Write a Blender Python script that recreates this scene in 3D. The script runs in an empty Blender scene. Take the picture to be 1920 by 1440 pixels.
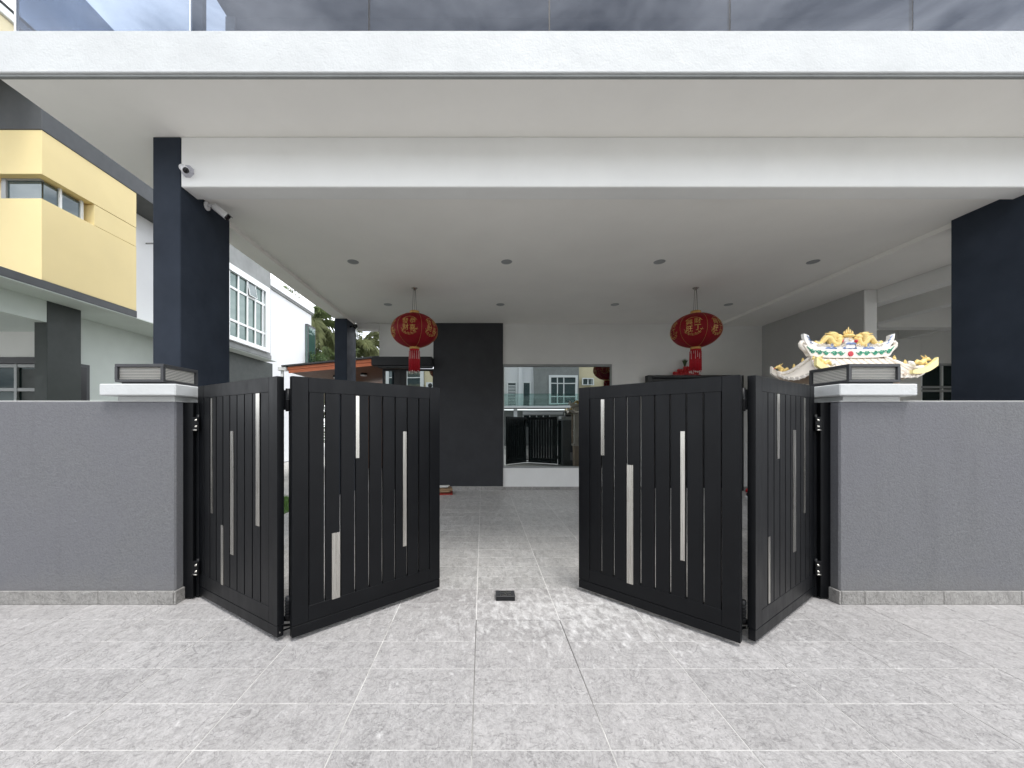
import bpy, bmesh, math, random
from mathutils import Vector, Matrix
random.seed(7)
R = math.radians
SC = bpy.context.scene
COL = SC.collection

# ------------------------------------------------------------------ camera, sky, sun, exposure
cam_d = bpy.data.cameras.new('camera')
cam = bpy.data.objects.new('camera', cam_d); COL.objects.link(cam)
cam.location = (0, 0, 1.5); cam.rotation_euler = (R(90), 0, 0)
cam_d.sensor_width = 36; cam_d.lens = 36 * 721 / 1920
cam_d.shift_x = 55 / 1920; cam_d.shift_y = 78 / 1920
cam_d.clip_start = .02; cam_d.clip_end = 2000
SC.camera = cam

SUN_EL, SUN_AZ = R(66), R(152)          # azimuth measured from +Y towards +X: behind the camera
W = bpy.data.worlds.new('World'); SC.world = W; W.use_nodes = True
nt = W.node_tree; nt.nodes.clear()
def wn(t, **k):
    n = nt.nodes.new(t)
    for a, b in k.items(): setattr(n, a, b)
    return n
sky = wn('ShaderNodeTexSky', sky_type='NISHITA', sun_disc=False, sun_elevation=SUN_EL, sun_rotation=SUN_AZ)
tc = wn('ShaderNodeTexCoord'); mp = wn('ShaderNodeMapping'); mp.inputs['Scale'].default_value = (1, 1, 2.2)
nz = wn('ShaderNodeTexNoise'); nz.inputs['Scale'].default_value = 3.4; nz.inputs['Detail'].default_value = 7; nz.inputs['Roughness'].default_value = .58; nz.inputs['Distortion'].default_value = .5
rp = wn('ShaderNodeValToRGB')
rp.color_ramp.elements[0].position = .33; rp.color_ramp.elements[0].color = (2.4, 2.6, 3.0, 1)
rp.color_ramp.elements[1].position = .66; rp.color_ramp.elements[1].color = (13.0, 13.2, 13.5, 1)
mx = wn('ShaderNodeMix', data_type='RGBA'); mx.inputs[0].default_value = .86
bg = wn('ShaderNodeBackground'); bg.inputs['Strength'].default_value = .10
ow = wn('ShaderNodeOutputWorld')
L = nt.links.new
L(tc.outputs['Generated'], mp.inputs['Vector']); L(mp.outputs[0], nz.inputs['Vector'])
sx = wn('ShaderNodeSeparateXYZ'); el = wn('ShaderNodeMapRange'); hz = wn('ShaderNodeMix', data_type='RGBA', blend_type='MULTIPLY')
L(tc.outputs['Generated'], sx.inputs[0]); L(sx.outputs['Z'], el.inputs['Value'])
for q, v in (('From Min', .40), ('From Max', 1), ('To Min', 1.4), ('To Max', .55)): el.inputs[q].default_value = v
hz.inputs[0].default_value = 1; L(rp.outputs['Color'], hz.inputs[6]); L(el.outputs[0], hz.inputs[7])      # thin bright overcast, low sky brightened to send more light into the porch
L(nz.outputs['Fac'], rp.inputs['Fac']); L(sky.outputs[0], mx.inputs[6]); L(hz.outputs[2], mx.inputs[7])
L(mx.outputs[2], bg.inputs['Color']); L(bg.outputs[0], ow.inputs['Surface'])

sun_d = bpy.data.lights.new('sun', 'SUN'); sun_d.energy = 1.0; sun_d.angle = R(22); sun_d.color = (1, .97, .93)
sun = bpy.data.objects.new('sun', sun_d); COL.objects.link(sun)
sdir = Vector((math.sin(SUN_AZ) * math.cos(SUN_EL), math.cos(SUN_AZ) * math.cos(SUN_EL), math.sin(SUN_EL)))
sun.rotation_euler = sdir.to_track_quat('Z', 'Y').to_euler(); sun.location = (0, -6, 20)

SC.view_settings.view_transform = 'Standard'; SC.view_settings.look = 'None'
SC.view_settings.exposure = 1.40; SC.view_settings.gamma = 1; SC.view_settings.use_curve_mapping = False
SC.render.engine = 'CYCLES'
SC.cycles.max_bounces = 12; SC.cycles.diffuse_bounces = 9; SC.cycles.glossy_bounces = 5; SC.cycles.transparent_max_bounces = 12
SC.cycles.use_denoising = True; SC.cycles.sample_clamp_indirect = 10

# ------------------------------------------------------------------ materials
class NT:
    def __init__(s, name):
        s.m = bpy.data.materials.new(name); s.m.use_nodes = True
        s.t = s.m.node_tree; s.b = s.t.nodes['Principled BSDF']; s.out = s.t.nodes['Material Output']
    def n(s, typ, ins=None, **k):
        x = s.t.nodes.new(typ)
        for a, b in k.items(): setattr(x, a, b)
        for a, b in (ins or {}).items():
            if hasattr(b, 'is_output'): s.t.links.new(b, x.inputs[a])
            else: x.inputs[a].default_value = b
        return x
    def l(s, a, b): s.t.links.new(a, b)
    def pos(s, scale=(1, 1, 1), rot=(0, 0, 0), rnd=False):
        g = s.n('ShaderNodeNewGeometry'); v = g.outputs['Position']
        if rnd:
            o = s.n('ShaderNodeObjectInfo')
            c = s.n('ShaderNodeVectorMath', {0: (37.0, 91.0, 13.0)}, operation='SCALE'); s.l(o.outputs['Random'], c.inputs['Scale'])
            a = s.n('ShaderNodeVectorMath', {0: v, 1: c.outputs[0]}, operation='ADD'); v = a.outputs[0]
        m = s.n('ShaderNodeMapping', {'Vector': v, 'Scale': scale, 'Rotation': rot}); return m.outputs[0]
    def noise(s, v, sc, det=4, ro=.55, dist=0):
        return s.n('ShaderNodeTexNoise', {'Vector': v, 'Scale': sc, 'Detail': det, 'Roughness': ro, 'Distortion': dist}).outputs['Fac']
    def ramp(s, f, a, b, ca, cb):
        r = s.n('ShaderNodeValToRGB', {'Fac': f}); e = r.color_ramp.elements
        e[0].position = a; e[1].position = b; e[0].color = (*ca, 1); e[1].color = (*cb, 1); return r.outputs['Color']
    def mix(s, f, a, b, mode='MIX'):
        x = s.n('ShaderNodeMix', data_type='RGBA', blend_type=mode)
        for i, v in ((0, f), (6, a), (7, b)):
            if hasattr(v, 'is_output'): s.l(v, x.inputs[i])
            else: x.inputs[i].default_value = v if i == 0 else (*v, 1)
        return x.outputs[2]
    def bump(s, h, st, d=.01, n=None):
        b = s.n('ShaderNodeBump', {'Height': h, 'Strength': st, 'Distance': d})
        if n is not None: s.l(n, b.inputs['Normal'])
        return b.outputs['Normal']
    def set(s, col=None, rough=None, metal=None, spec=None, normal=None):
        for key, v in (('Base Color', col), ('Roughness', rough), ('Metallic', metal), ('Specular IOR Level', spec), ('Normal', normal)):
            if v is None: continue
            if hasattr(v, 'is_output'): s.l(v, s.b.inputs[key])
            else: s.b.inputs[key].default_value = (*v, 1) if isinstance(v, tuple) else v
        return s.m

def painted(name, c, rough=.6, var=.08, bump=.06, fine=160, coarse=3, spec=.35, streak=0):
    k = NT(name); v = k.pos()
    a = k.noise(v, coarse, 5); lo = tuple(x * (1 - var) for x in c); hi = tuple(min(1, x * (1 + var)) for x in c)
    col = k.ramp(a, .3, .7, lo, hi)
    if streak:
        st = k.noise(k.pos((9, 9, .5)), 1.6, 4)
        col = k.mix(k.ramp(st, .56, .8, (0, 0, 0), (streak,) * 3), col, tuple(x * .55 for x in c))
    h = k.noise(v, fine, 2); h2 = k.noise(v, coarse * 5, 4)
    nrm = k.bump(h2, bump, .006, k.bump(h, bump * 1.6, .0012))
    rr = k.ramp(k.noise(v, 9, 3), .3, .7, (rough * .9,) * 3, (min(1, rough * 1.1),) * 3)
    return k.set(col, rr, 0, spec, nrm)

M = {}
M['white'] = painted('white wall paint', (.78, .785, .77), .7, .03, .10, 130, 2)
M['fascia'] = painted('white fascia plaster', (.555, .57, .57), .65, .05, 1.0, 60, 1.6, .35, .04)
M['soffit'] = painted('off white soffit paint', (.85, .835, .795), .75, .025, .10, 110, 1.5)
M['greywall'] = painted('pale grey wall paint', (.72, .72, .70), .75, .03, .10, 130, 2)
M['column'] = painted('dark slate column paint', (.029, .036, .049), .66, .14, .2, 90, 3, .09)
M['charcoal'] = painted('charcoal wall paint', (.029, .030, .034), .6, .10, .10, 120, 3, .4)
M['yellow'] = painted('yellow wall paint', (.80, .66, .345), .7, .03, .06, 140, 1.2)
M['cream'] = painted('cream wall paint', (.70, .62, .42), .7, .04, .06, 140, 1.2)
M['darkgrey'] = painted('dark grey trim paint', (.075, .08, .085), .6, .08, .06)
M['greygreen'] = painted('deep green grey paint', (.038, .046, .042), .55, .08, .05)
M['greywall_shaded'] = painted('shaded grey wall paint', (.42, .42, .41), .75, .03, .1, 130, 2)  # wall grey darkened: the party wall's shade is put into its colour
M['cement'] = painted('grey cement render', (.25, .26, .255), .8, .12, .2, 80, 2, .3, .25)
M['palegreen'] = painted('pale green white paint', (.60, .65, .61), .75, .03, .06)
M['brightwhite'] = painted('bright white paint', (.74, .75, .765), .65, .02, .05, 140, 1, .35, .03)
M['orange'] = painted('orange fascia board', (.68, .20, .09), .5, .06, .05)
M['brown'] = painted('brown soffit board', (.17, .085, .05), .6, .12, .1)
M['frame_white'] = painted('white aluminium frame', (.78, .80, .80), .35, .02, .01, spec=.5)
M['frame_grey'] = painted('grey aluminium frame', (.30, .31, .31), .38, .04, .01, spec=.5)
M['black'] = painted('black frame', (.008, .009, .011), .42, .1, .02, spec=.45)
M['lamp_metal'] = painted('dark lamp metal', (.035, .036, .039), .42, .08, .03, spec=.5)
M['plastic_white'] = painted('white plastic', (.74, .74, .75), .35, .02, .0, spec=.5)
M['plastic_grey'] = painted('grey plastic', (.40, .40, .44), .4, .03, .0, spec=.5)
M['plastic_black'] = painted('black plastic', (.008, .008, .01), .22, .05, .0, spec=.5)
M['asphalt'] = painted('pale concrete road', (.27, .265, .255), .85, .2, .5, 90, 2)
M['ground'] = painted('dry soil and concrete', (.30, .29, .27), .9, .15, .3, 40, .7)
M['paving'] = painted('pale concrete paving', (.48, .47, .45), .85, .1, .25, 60, 2)
M['card'] = painted('brown cardboard', (.30, .20, .12), .85, .1, .05)
M['card_red'] = painted('red printed card', (.28, .03, .02), .6, .1, .03)
M['paper'] = painted('white paper', (.7, .69, .66), .8, .03, .02)

def gate_paint():
    k = NT('satin black gate paint'); v = k.pos()
    col = k.ramp(k.noise(v, 5, 4), .3, .7, (.0024, .0028, .0038), (.0040, .0046, .0058))
    rr = k.ramp(k.noise(k.pos((1, 1, .25)), 14, 4), .3, .72, (.34,) * 3, (.46,) * 3)
    return k.set(col, rr, 0, .2, k.bump(k.noise(v, 500, 2), .05, .0005))
M['gate'] = gate_paint()

def steel():
    k = NT('brushed stainless steel'); v = k.pos((120, 120, 2.5))
    f = k.noise(v, 1, 3)
    col = k.ramp(f, .3, .7, (.44, .425, .39), (.56, .545, .505))
    return k.set(col, k.ramp(f, .3, .7, (.24,) * 3, (.32,) * 3), 1.0, .5, k.bump(f, .05, .0005))
M['steel'] = steel()

def stucco():
    k = NT('grey textured stucco'); v = k.pos()
    n1 = k.noise(v, 70, 5, .66); n2 = k.noise(v, 1.1, 4); n3 = k.noise(k.pos((5, 5, .45)), 1.5, 4); sp = k.noise(v, 150, 2)
    c = k.ramp(n1, .30, .72, (.128, .131, .138), (.188, .191, .199))
    c = k.mix(k.ramp(n2, .38, .66, (0, 0, 0), (.55,) * 3), c, (.150, .151, .168))
    c = k.mix(k.ramp(n3, .56, .82, (0, 0, 0), (.38,) * 3), c, (.115, .116, .122))
    c = k.mix(k.ramp(sp, .70, .76, (0, 0, 0), (.5,) * 3), c, (.36, .36, .37))
    g = k.n('ShaderNodeNewGeometry'); sx_ = k.n('ShaderNodeSeparateXYZ', {0: g.outputs['Position']}); hz_ = k.n('ShaderNodeMath', {0: k.noise(k.pos((1, 1, .4)), 5, 5), 1: .35, 2: -.02}, operation='MULTIPLY_ADD')
    df = k.n('ShaderNodeMath', {0: sx_.outputs['Z'], 1: hz_.outputs[0]}, operation='SUBTRACT')      # rain splash along the foot
    c = k.mix(k.ramp(df.outputs[0], .0, .12, (.22,) * 3, (0, 0, 0)), c, (.20, .195, .185))
    return k.set(c, .85, 0, .3, k.bump(k.noise(v, 30, 3), .25, .008, k.bump(n1, .9, .006)))
M['stucco'] = stucco()

def tile(name, base, rough, stain, amt=1.0):
    k = NT(name); sc = lambda f: tuple(min(.92, x * f) for x in base)
    v = k.pos((1.25, 1, 1), (0, 0, R(8)), rnd=True)
    def ridge(vec, scale, det, ro, dist):               # crests and creases of cleft slate: |n - .5|
        n = k.noise(vec, scale, det, ro, dist); a = k.n('ShaderNodeMath', {0: n, 1: .5}, operation='SUBTRACT')
        return k.n('ShaderNodeMath', {0: a.outputs[0]}, operation='ABSOLUTE').outputs[0]
    broad = k.noise(v, 6.5, 7, .66, .6); fin = k.noise(k.pos((1.5, 1, 1), (0, 0, R(-12)), rnd=True), 34, 5, .68, .3); big = k.noise(k.pos(), .55, 3)
    r1 = ridge(v, 19, 5, .62, .8); r2 = ridge(k.pos((1, 1.3, 1), (0, 0, R(35)), rnd=True), 3.1, 5, .58, 1.8)
    vl = k.pos((2.6, .8, 1), (0, 0, R(10)), rnd=True); r3 = ridge(vl, 3.2, 7, .64, 1.0); lng = k.noise(vl, 5.5, 7, .68, .5)
    c = k.ramp(broad, .34, .66, sc(1 - .17 * amt), sc(1 + .13 * amt))
    c = k.mix(.50, c, k.ramp(lng, .37, .63, sc(1 - .30 * amt), sc(1 + .24 * amt)))
    c = k.mix(.40, c, k.ramp(fin, .36, .64, sc(.60), sc(1.38)))
    c = k.mix(k.ramp(r1, .0, .045, (.55,) * 3, (0, 0, 0)), c, sc(1.32))
    c = k.mix(k.ramp(r3, .0, .020, (.42,) * 3, (0, 0, 0)), c, sc(1.42))
    c = k.mix(k.ramp(r2, .0, .011, (.75,) * 3, (0, 0, 0)), c, sc(.50))
    c = k.mix(k.ramp(big, .35, .65, (0, 0, 0), (.25,) * 3), c, tuple(x * q for x, q in zip(base, (.93, .90, .88))))
    o = k.n('ShaderNodeObjectInfo'); c = k.mix(1.0, c, k.ramp(o.outputs['Random'], 0, 1, (.92,) * 3, (1.06,) * 3), 'MULTIPLY')
    if stain:                                       # white cement bloom trodden round the gateway
        g = k.n('ShaderNodeNewGeometry')
        d = k.n('ShaderNodeVectorMath', {0: g.outputs['Position'], 1: (.85, 3.1, 0)}, operation='SUBTRACT')
        d2 = k.n('ShaderNodeVectorMath', {0: d.outputs[0], 1: (.50, 1.2, 1)}, operation='MULTIPLY')
        ln = k.n('ShaderNodeVectorMath', {0: d2.outputs[0]}, operation='LENGTH')
        near = k.n('ShaderNodeMapRange', {'Value': ln.outputs['Value'], 'From Min': .05, 'From Max': 1.0, 'To Min': .085, 'To Max': -.12}).outputs[0]
        sp = k.noise(k.pos((1.9, 1, 1), (0, 0, R(40))), 9, 12, .70, .35)
        th = k.n('ShaderNodeMath', {0: sp, 1: near}, operation='ADD')
        c = k.mix(k.ramp(th.outputs[0], .47, .68, (0, 0, 0), (.72,) * 3), c, (.80, .79, .78))
    hh = k.n('ShaderNodeMath', {0: r1, 1: broad}, operation='SUBTRACT')
    nrm = k.bump(fin, .6, .006, k.bump(hh.outputs[0], .7, .02, k.bump(lng, .7, .03)))
    return k.set(c, k.ramp(broad, .3, .7, (rough,) * 3, (min(1, rough + .15),) * 3), 0, .4, nrm)
M['tile'] = tile('slate look floor tile', (.382, .371, .367), .55, True)
M['tile_in_bright'] = tile('brightened slate look porch tile', (.45, .443, .433), .30, True, 2.3)  # same tile as outside, base colour lightened to brighten the shaded porch
M['skirt'] = tile('grey marbled skirting tile', (.31, .303, .29), .45, False, 1.8)
M['grout'] = painted('pale grout', (.55, .54, .52), .9, .25, .1, 60, 5)
M['grout_in'] = painted('white porch grout', (.74, .73, .71), .8, .08, .05)
M['grout_dark'] = painted('dark open joint', (.12, .115, .11), .9, .2, .1)

def glossmix(name, fac, dark, tint, rough=0.0):
    k = NT(name)
    d = k.n('ShaderNodeBsdfDiffuse', {'Color': (*dark, 1)}); g = k.n('ShaderNodeBsdfGlossy', {'Color': (*tint, 1), 'Roughness': rough})
    wob = k.noise(k.pos(), 1.1, 2); k.l(k.bump(wob, .02, .02), g.inputs['Normal'])
    m = k.n('ShaderNodeMixShader', {0: fac, 1: d.outputs[0], 2: g.outputs[0]}); k.l(m.outputs[0], k.out.inputs['Surface']); return k.m
M['mirror'] = glossmix('reflective window glass', .47, (.01, .014, .014), (.80, .86, .85))
M['glass_green'] = glossmix('green tinted window glass', .14, (.035, .075, .065), (.85, .95, .92))
M['glass_dark'] = glossmix('dark window glass', .04, (.008, .016, .016), (.8, .9, .9))
M['glass_far'] = glossmix('grey window glass', .14, (.06, .085, .088), (.9, .95, .95))

def sheer(name, tint, refl, blend=.35):
    k = NT(name)
    t = k.n('ShaderNodeBsdfTransparent', {'Color': (*tint, 1)}); g = k.n('ShaderNodeBsdfGlossy', {'Color': (.92, .94, 1, 1), 'Roughness': .0})
    lw = k.n('ShaderNodeLayerWeight', {'Blend': .5}); pw = k.n('ShaderNodeMath', {0: lw.outputs['Facing'], 1: 4.0}, operation='POWER')
    f = k.n('ShaderNodeMath', {0: pw.outputs[0], 1: blend, 2: refl}, operation='MULTIPLY_ADD', use_clamp=True)
    m = k.n('ShaderNodeMixShader', {0: f.outputs[0], 1: t.outputs[0], 2: g.outputs[0]}); k.l(m.outputs[0], k.out.inputs['Surface']); return k.m
M['balustrade'] = sheer('tinted balustrade glass', (.49, .535, .60), .08, .5)
M['balustrade_far'] = sheer('green balustrade glass', (.80, .90, .875), .05, .5)

def frosted():
    k = NT('frosted lamp glass')
    d = k.n('ShaderNodeBsdfDiffuse', {'Color': (.86, .84, .78, 1)}); t = k.n('ShaderNodeBsdfTransparent', {'Color': (.95, .95, .93, 1)})
    m = k.n('ShaderNodeMixShader', {0: .12, 1: d.outputs[0], 2: t.outputs[0]}); k.l(m.outputs[0], k.out.inputs['Surface']); return k.m
M['clear'] = frosted()
def fabric(name, c, tr=.25):
    k = NT(name); v = k.pos()
    col = k.ramp(k.noise(v, 30, 4), .3, .7, tuple(x * .85 for x in c), tuple(x * 1.1 for x in c))
    k.set(col, .55, 0, .3, k.bump(k.noise(v, 260, 2), .15, .001))
    t = k.n('ShaderNodeBsdfTranslucent', {'Color': (*c, 1)})
    m = k.n('ShaderNodeMixShader', {0: tr, 1: k.b.outputs[0], 2: t.outputs[0]}); k.l(m.outputs[0], k.out.inputs['Surface']); return k.m
M['red'] = fabric('red lantern cloth', (.27, .004, .012))
M['red_thread'] = fabric('red tassel thread', (.42, .01, .02), .15)
M['white_thread'] = fabric('pale tassel thread', (.75, .66, .62), .15)
def gold():
    k = NT('gold foil print'); v = k.pos()
    return k.set(k.ramp(k.noise(v, 40, 3), .3, .7, (.50, .27, .07), (.72, .46, .15)), .38, .35, .5)
M['gold'] = gold()
M['cord'] = painted('grey hanging cord', (.16, .15, .13), .7)
M['red_paint'] = painted('red lacquer', (.42, .012, .015), .3, .1, .02, spec=.5)
M['dark_shoe'] = painted('dark shoe fabric', (.012, .013, .02), .7)
M['s_cream'] = painted('glazed cream ceramic', (.82, .76, .68), .35, .04, .08, 60, 6, .5)
M['s_white'] = painted('glazed white ceramic', (.83, .81, .77), .3, .03, .05, 60, 6, .5)
M['s_gold'] = painted('glazed gold ceramic', (.82, .60, .22), .35, .18, .2, 90, 20, .5)
M['s_yellow'] = painted('glazed yellow ceramic', (.84, .73, .34), .35, .1, .05, 60, 8, .5)
M['s_green'] = painted('green ceramic enamel', (.04, .32, .20), .35, .15, .02, spec=.5)
M['s_blue'] = painted('blue ceramic enamel', (.20, .30, .56), .35, .2, .02, spec=.5)
M['s_red'] = painted('red ceramic enamel', (.55, .02, .04), .3, .1, .02, spec=.5)
M['s_tan'] = painted('tan ceramic', (.58, .46, .36), .5, .1, .05)
M['bark'] = painted('palm bark', (.12, .10, .075), .9, .25, .4, 40, 12)
def leafm(name, a, b):
    k = NT(name); v = k.pos()
    col = k.ramp(k.noise(v, 2.2, 4), .3, .7, a, b)
    k.set(col, .5, 0, .4); t = k.n('ShaderNodeBsdfTranslucent', {'Color': col})
    m = k.n('ShaderNodeMixShader', {0: .35, 1: k.b.outputs[0], 2: t.outputs[0]}); k.l(m.outputs[0], k.out.inputs['Surface']); return k.m
M['frond'] = leafm('palm frond green', (.085, .125, .045), (.19, .24, .09))
M['frond_dry'] = leafm('palm frond olive', (.12, .145, .06), (.23, .25, .11))
M['leaf'] = leafm('shrub leaf green', (.04, .075, .03), (.09, .14, .05))
M['grass'] = leafm('lawn grass', (.06, .14, .02), (.11, .22, .04))

# ------------------------------------------------------------------ mesh builder
class MB:
    def __init__(s): s.bm = bmesh.new(); s.mats = []
    def mi(s, m):
        if m is None: return 0
        m = M[m] if isinstance(m, str) else m
        if m not in s.mats: s.mats.append(m)
        return s.mats.index(m)
    def box(s, x0, x1, y0, y1, z0, z1, m=None, bev=0, mat=None):
        i = s.mi(m)
        b = bmesh.new()
        bmesh.ops.create_cube(b, size=1)
        for v in b.verts: v.co = Vector(((x0 + x1) / 2 + v.co.x * (x1 - x0), (y0 + y1) / 2 + v.co.y * (y1 - y0), (z0 + z1) / 2 + v.co.z * (z1 - z0)))
        if bev: bmesh.ops.bevel(b, geom=b.edges[:], offset=bev, segments=1, affect='EDGES', profile=.7)
        s.join(b, i, mat); return s
    def join(s, b, i, mat=None):
        if mat is not None: bmesh.ops.transform(b, matrix=mat, verts=b.verts)
        b.verts.index_update(); vs = [s.bm.verts.new(v.co) for v in b.verts]
        for f in b.faces:
            try: nf = s.bm.faces.new([vs[v.index] for v in f.verts]); nf.material_index = i; nf.smooth = f.smooth
            except ValueError: pass
        b.free()
    def tube(s, pts, rad, n=8, m=None, cap=True, smooth=True):
        i = s.mi(m); pts = [Vector(p) for p in pts]
        if not hasattr(rad, '__len__'): rad = [rad] * len(pts)
        rings = []; up = None
        for k, p in enumerate(pts):
            t = (pts[min(k + 1, len(pts) - 1)] - pts[max(k - 1, 0)]).normalized()
            if up is None or abs(up.dot(t)) > .98: up = Vector((0, 0, 1)) if abs(t.z) < .9 else Vector((0, 1, 0))
            a = t.cross(up).normalized(); up = a.cross(t).normalized()
            rings.append([s.bm.verts.new(p + (a * math.cos(q) + up * math.sin(q)) * rad[k]) for q in [2 * math.pi * j / n for j in range(n)]])
        for a, b in zip(rings, rings[1:]):
            for j in range(n):
                f = s.bm.faces.new([a[j], a[(j + 1) % n], b[(j + 1) % n], b[j]]); f.material_index = i; f.smooth = smooth
        if cap:
            for r in (rings[0][::-1], rings[-1]):
                if n > 2: f = s.bm.faces.new(r); f.material_index = i
        return s
    def lathe(s, prof, n=24, c=(0, 0, 0), m=None, wob=None, mat=None, smooth=True):
        i = s.mi(m); b = bmesh.new(); rings = []
        for r, z in prof:
            rings.append([b.verts.new((c[0] + r * (wob(q) if wob else 1) * math.cos(q), c[1] + r * (wob(q) if wob else 1) * math.sin(q), c[2] + z)) for q in [2 * math.pi * j / n for j in range(n)]])
        for a, d in zip(rings, rings[1:]):
            for j in range(n):
                f = b.faces.new([a[j], a[(j + 1) % n], d[(j + 1) % n], d[j]]); f.smooth = smooth
        for r in (rings[0][::-1], rings[-1]): b.faces.new(r)
        s.join(b, i, mat); return s
    def prism(s, poly, axis, a, b, m=None):
        """outline (2D, in the two other axes) pushed along axis from a to b"""
        i = s.mi(m)
        def P(u, v, w): return {'x': (w, u, v), 'y': (u, w, v), 'z': (u, v, w)}[axis]
        A = [s.bm.verts.new(P(u, v, a)) for u, v in poly]; B = [s.bm.verts.new(P(u, v, b)) for u, v in poly]
        fs = [s.bm.faces.new(A), s.bm.faces.new(B[::-1])]
        for j in range(len(A)): fs.append(s.bm.faces.new([A[j], B[j], B[(j + 1) % len(A)], A[(j + 1) % len(A)]]))
        for f in fs: f.material_index = i
        return s
    def ball(s, c, r, m=None, sc=(1, 1, 1), sub=2):
        i = s.mi(m); b = bmesh.new(); bmesh.ops.create_icosphere(b, subdivisions=sub, radius=r)
        for v in b.verts: v.co = Vector((v.co.x * sc[0] + c[0], v.co.y * sc[1] + c[1], v.co.z * sc[2] + c[2]))
        for f in b.faces: f.smooth = True
        s.join(b, i); return s
    def quad(s, pts, m=None):
        i = s.mi(m); f = s.bm.faces.new([s.bm.verts.new(p) for p in pts]); f.material_index = i; return s
    def mesh(s, name, m=None, recalc=True):
        me = bpy.data.meshes.new(name)
        if recalc: bmesh.ops.recalc_face_normals(s.bm, faces=s.bm.faces)
        if m is not None and not s.mats: s.mats = [M[m] if isinstance(m, str) else m]
        s.bm.to_mesh(me); s.bm.free()
        for x in s.mats: me.materials.append(x)
        return me
def obj(name, me, parent=None, loc=None, kind=None, label=None):
    if isinstance(me, MB): me = me.mesh(name)
    o = bpy.data.objects.new(name, me); COL.objects.link(o)
    if parent is not None: o.parent = parent
    if loc is not None: o.location = loc
    if kind: o['kind'] = kind
    if label: o['label'] = label
    return o
def tag(o, label, cat, group=None):
    o['label'] = label; o['category'] = cat
    if group: o['group'] = group
    return o
def thing(name, label, cat, loc=(0, 0, 0), rz=0, group=None):
    o = bpy.data.objects.new(name, None); COL.objects.link(o); o.location = loc; o.rotation_euler = (0, 0, rz); o.empty_display_size = .2
    return tag(o, label, cat, group)
def bx(name, parent, x0, x1, y0, y1, z0, z1, m, bev=.004, label=None):
    """a box part in world coordinates, relative to a parent that is not rotated"""
    off = Vector((0, 0, 0)); p = parent
    while p is not None: off += p.location; p = p.parent
    b = MB().box(x0 - off.x, x1 - off.x, y0 - off.y, y1 - off.y, z0 - off.z, z1 - off.z, m, bev)
    return obj(name, b.mesh(name), parent, label=label)
def copy_tree(o, parent=None):
    c = o.copy(); COL.objects.link(c); c.parent = parent
    for ch in list(o.children): copy_tree(ch, c)
    return c

# ------------------------------------------------------------------ ground, road, driveway and porch floor
def sheet(name, x0, x1, y0, y1, z, m):
    return obj(name, MB().quad([(x0, y0, z), (x1, y0, z), (x1, y1, z), (x0, y1, z)], m).mesh(name), kind='structure')
sheet('ground', -300, 300, -300, 400, -.03, 'ground')
sheet('road', -200, 200, -7.4, -1.9, -.026, 'asphalt')
b = MB()
b.box(-60, 60, -1.9, -1.72, -.05, -.004, 'paving', .01)
obj('kerb', b.mesh('kerb'), kind='structure')
b = MB(); b.box(-60, 60, -7.6, -7.4, -.05, .09, 'paving', .01)
obj('kerb', b.mesh('kerb'), kind='structure')
sheet('forecourt', -60, 60, -11.2, -7.6, -.02, 'paving')

XC = [-.05 + .645 * k for k in range(-9, 14)]                # column joints
YI = [2.971 + .28 * k for k in range(0, 23)]                 # row joints on the porch side
YO = [2.971 - .298 * k for k in range(0, 17)]                # row joints on the street side
def in_view(x0, x1, y0, y1):
    if y1 < 1.67: return 0
    y = max(y0, 1.6); a = 905 + x0 / y * 721; c = 905 + x1 / y * 721
    return 0 if (c < -10 or a > 1930) else (x1 - x0) * (y1 - y0) / ((y0 + y1) / 2) ** 3
def tile_mesh(name, w, d, m):
    g = .0031
    return MB().box(-w / 2 + g, w / 2 - g, -d / 2 + g, d / 2 - g, -.012, 0, m, .0018).mesh(name)
def lay(parent, cols, rows, w, d, m, limit):
    me = tile_mesh('tile', w, d, m); cells = []
    for x in cols:
        for y in rows: cells.append((in_view(x, x + w, y, y + d), x + w / 2, y + d / 2))
    cells.sort(key=lambda c: -c[0]); rest = MB(); n = 0
    for k, (a, x, y) in enumerate(cells):
        if a > 0 and k < limit: obj('tile', me, parent, (x, y, random.uniform(-.0006, .0006)))
        else:
            g = .0031; rest.box(x - w / 2 + g, x + w / 2 - g, y - d / 2 + g, y + d / 2 - g, -.012, 0, m); n += 1
    if n: obj('tile_rest', rest.mesh('tile_rest'), parent, kind='stuff')
drive = MB(); drive.box(XC[0], XC[-1], -1.72, 2.971, -.03, -.0035, 'grout'); drive = obj('driveway', drive.mesh('driveway'), kind='structure')
lay(drive, XC[:-1], YO[1:], .645, .298, 'tile', 200)
b = MB()
for x, y0 in ((-.05, 1.75), (.595, 1.95)): b.prism([(x - .0006, y0), (x + .0006, y0), (x + .0019, 2.55), (x + .0022, 2.9708), (x - .0022, 2.9708), (x - .0019, 2.55)], 'z', -.0034, -.0016, 'grout_dark')
b.box(-.0477, .5927, 2.9688, 2.9728, -.0034, -.0016, 'grout_dark')
obj('dark_joint', b.mesh('dark_joint'), drive, label='dark open joint round the middle tile column')
porch = MB(); porch.box(XC[4] - .0, XC[-1], 2.971, 9.131, -.03, -.0035, 'grout_in'); porch = obj('porch_floor', porch.mesh('porch_floor'), kind='structure')
lay(porch, XC[4:-1], YI[:2], .645, .28, 'tile', 40); lay(porch, XC[4:-1], YI[2:-1], .645, .28, 'tile_in_bright', 250)
apron = MB(); apron.box(XC[0], XC[4], 2.9715, 3.236, -.03, -.0035, 'grout'); obj('grout_bed', apron.mesh('grout_bed'), porch)
for x in XC[:4]: obj('tile', tile_mesh('tile', .645, .28, 'tile'), porch, (x + .3225, 2.971 + .14, 0))

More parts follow.
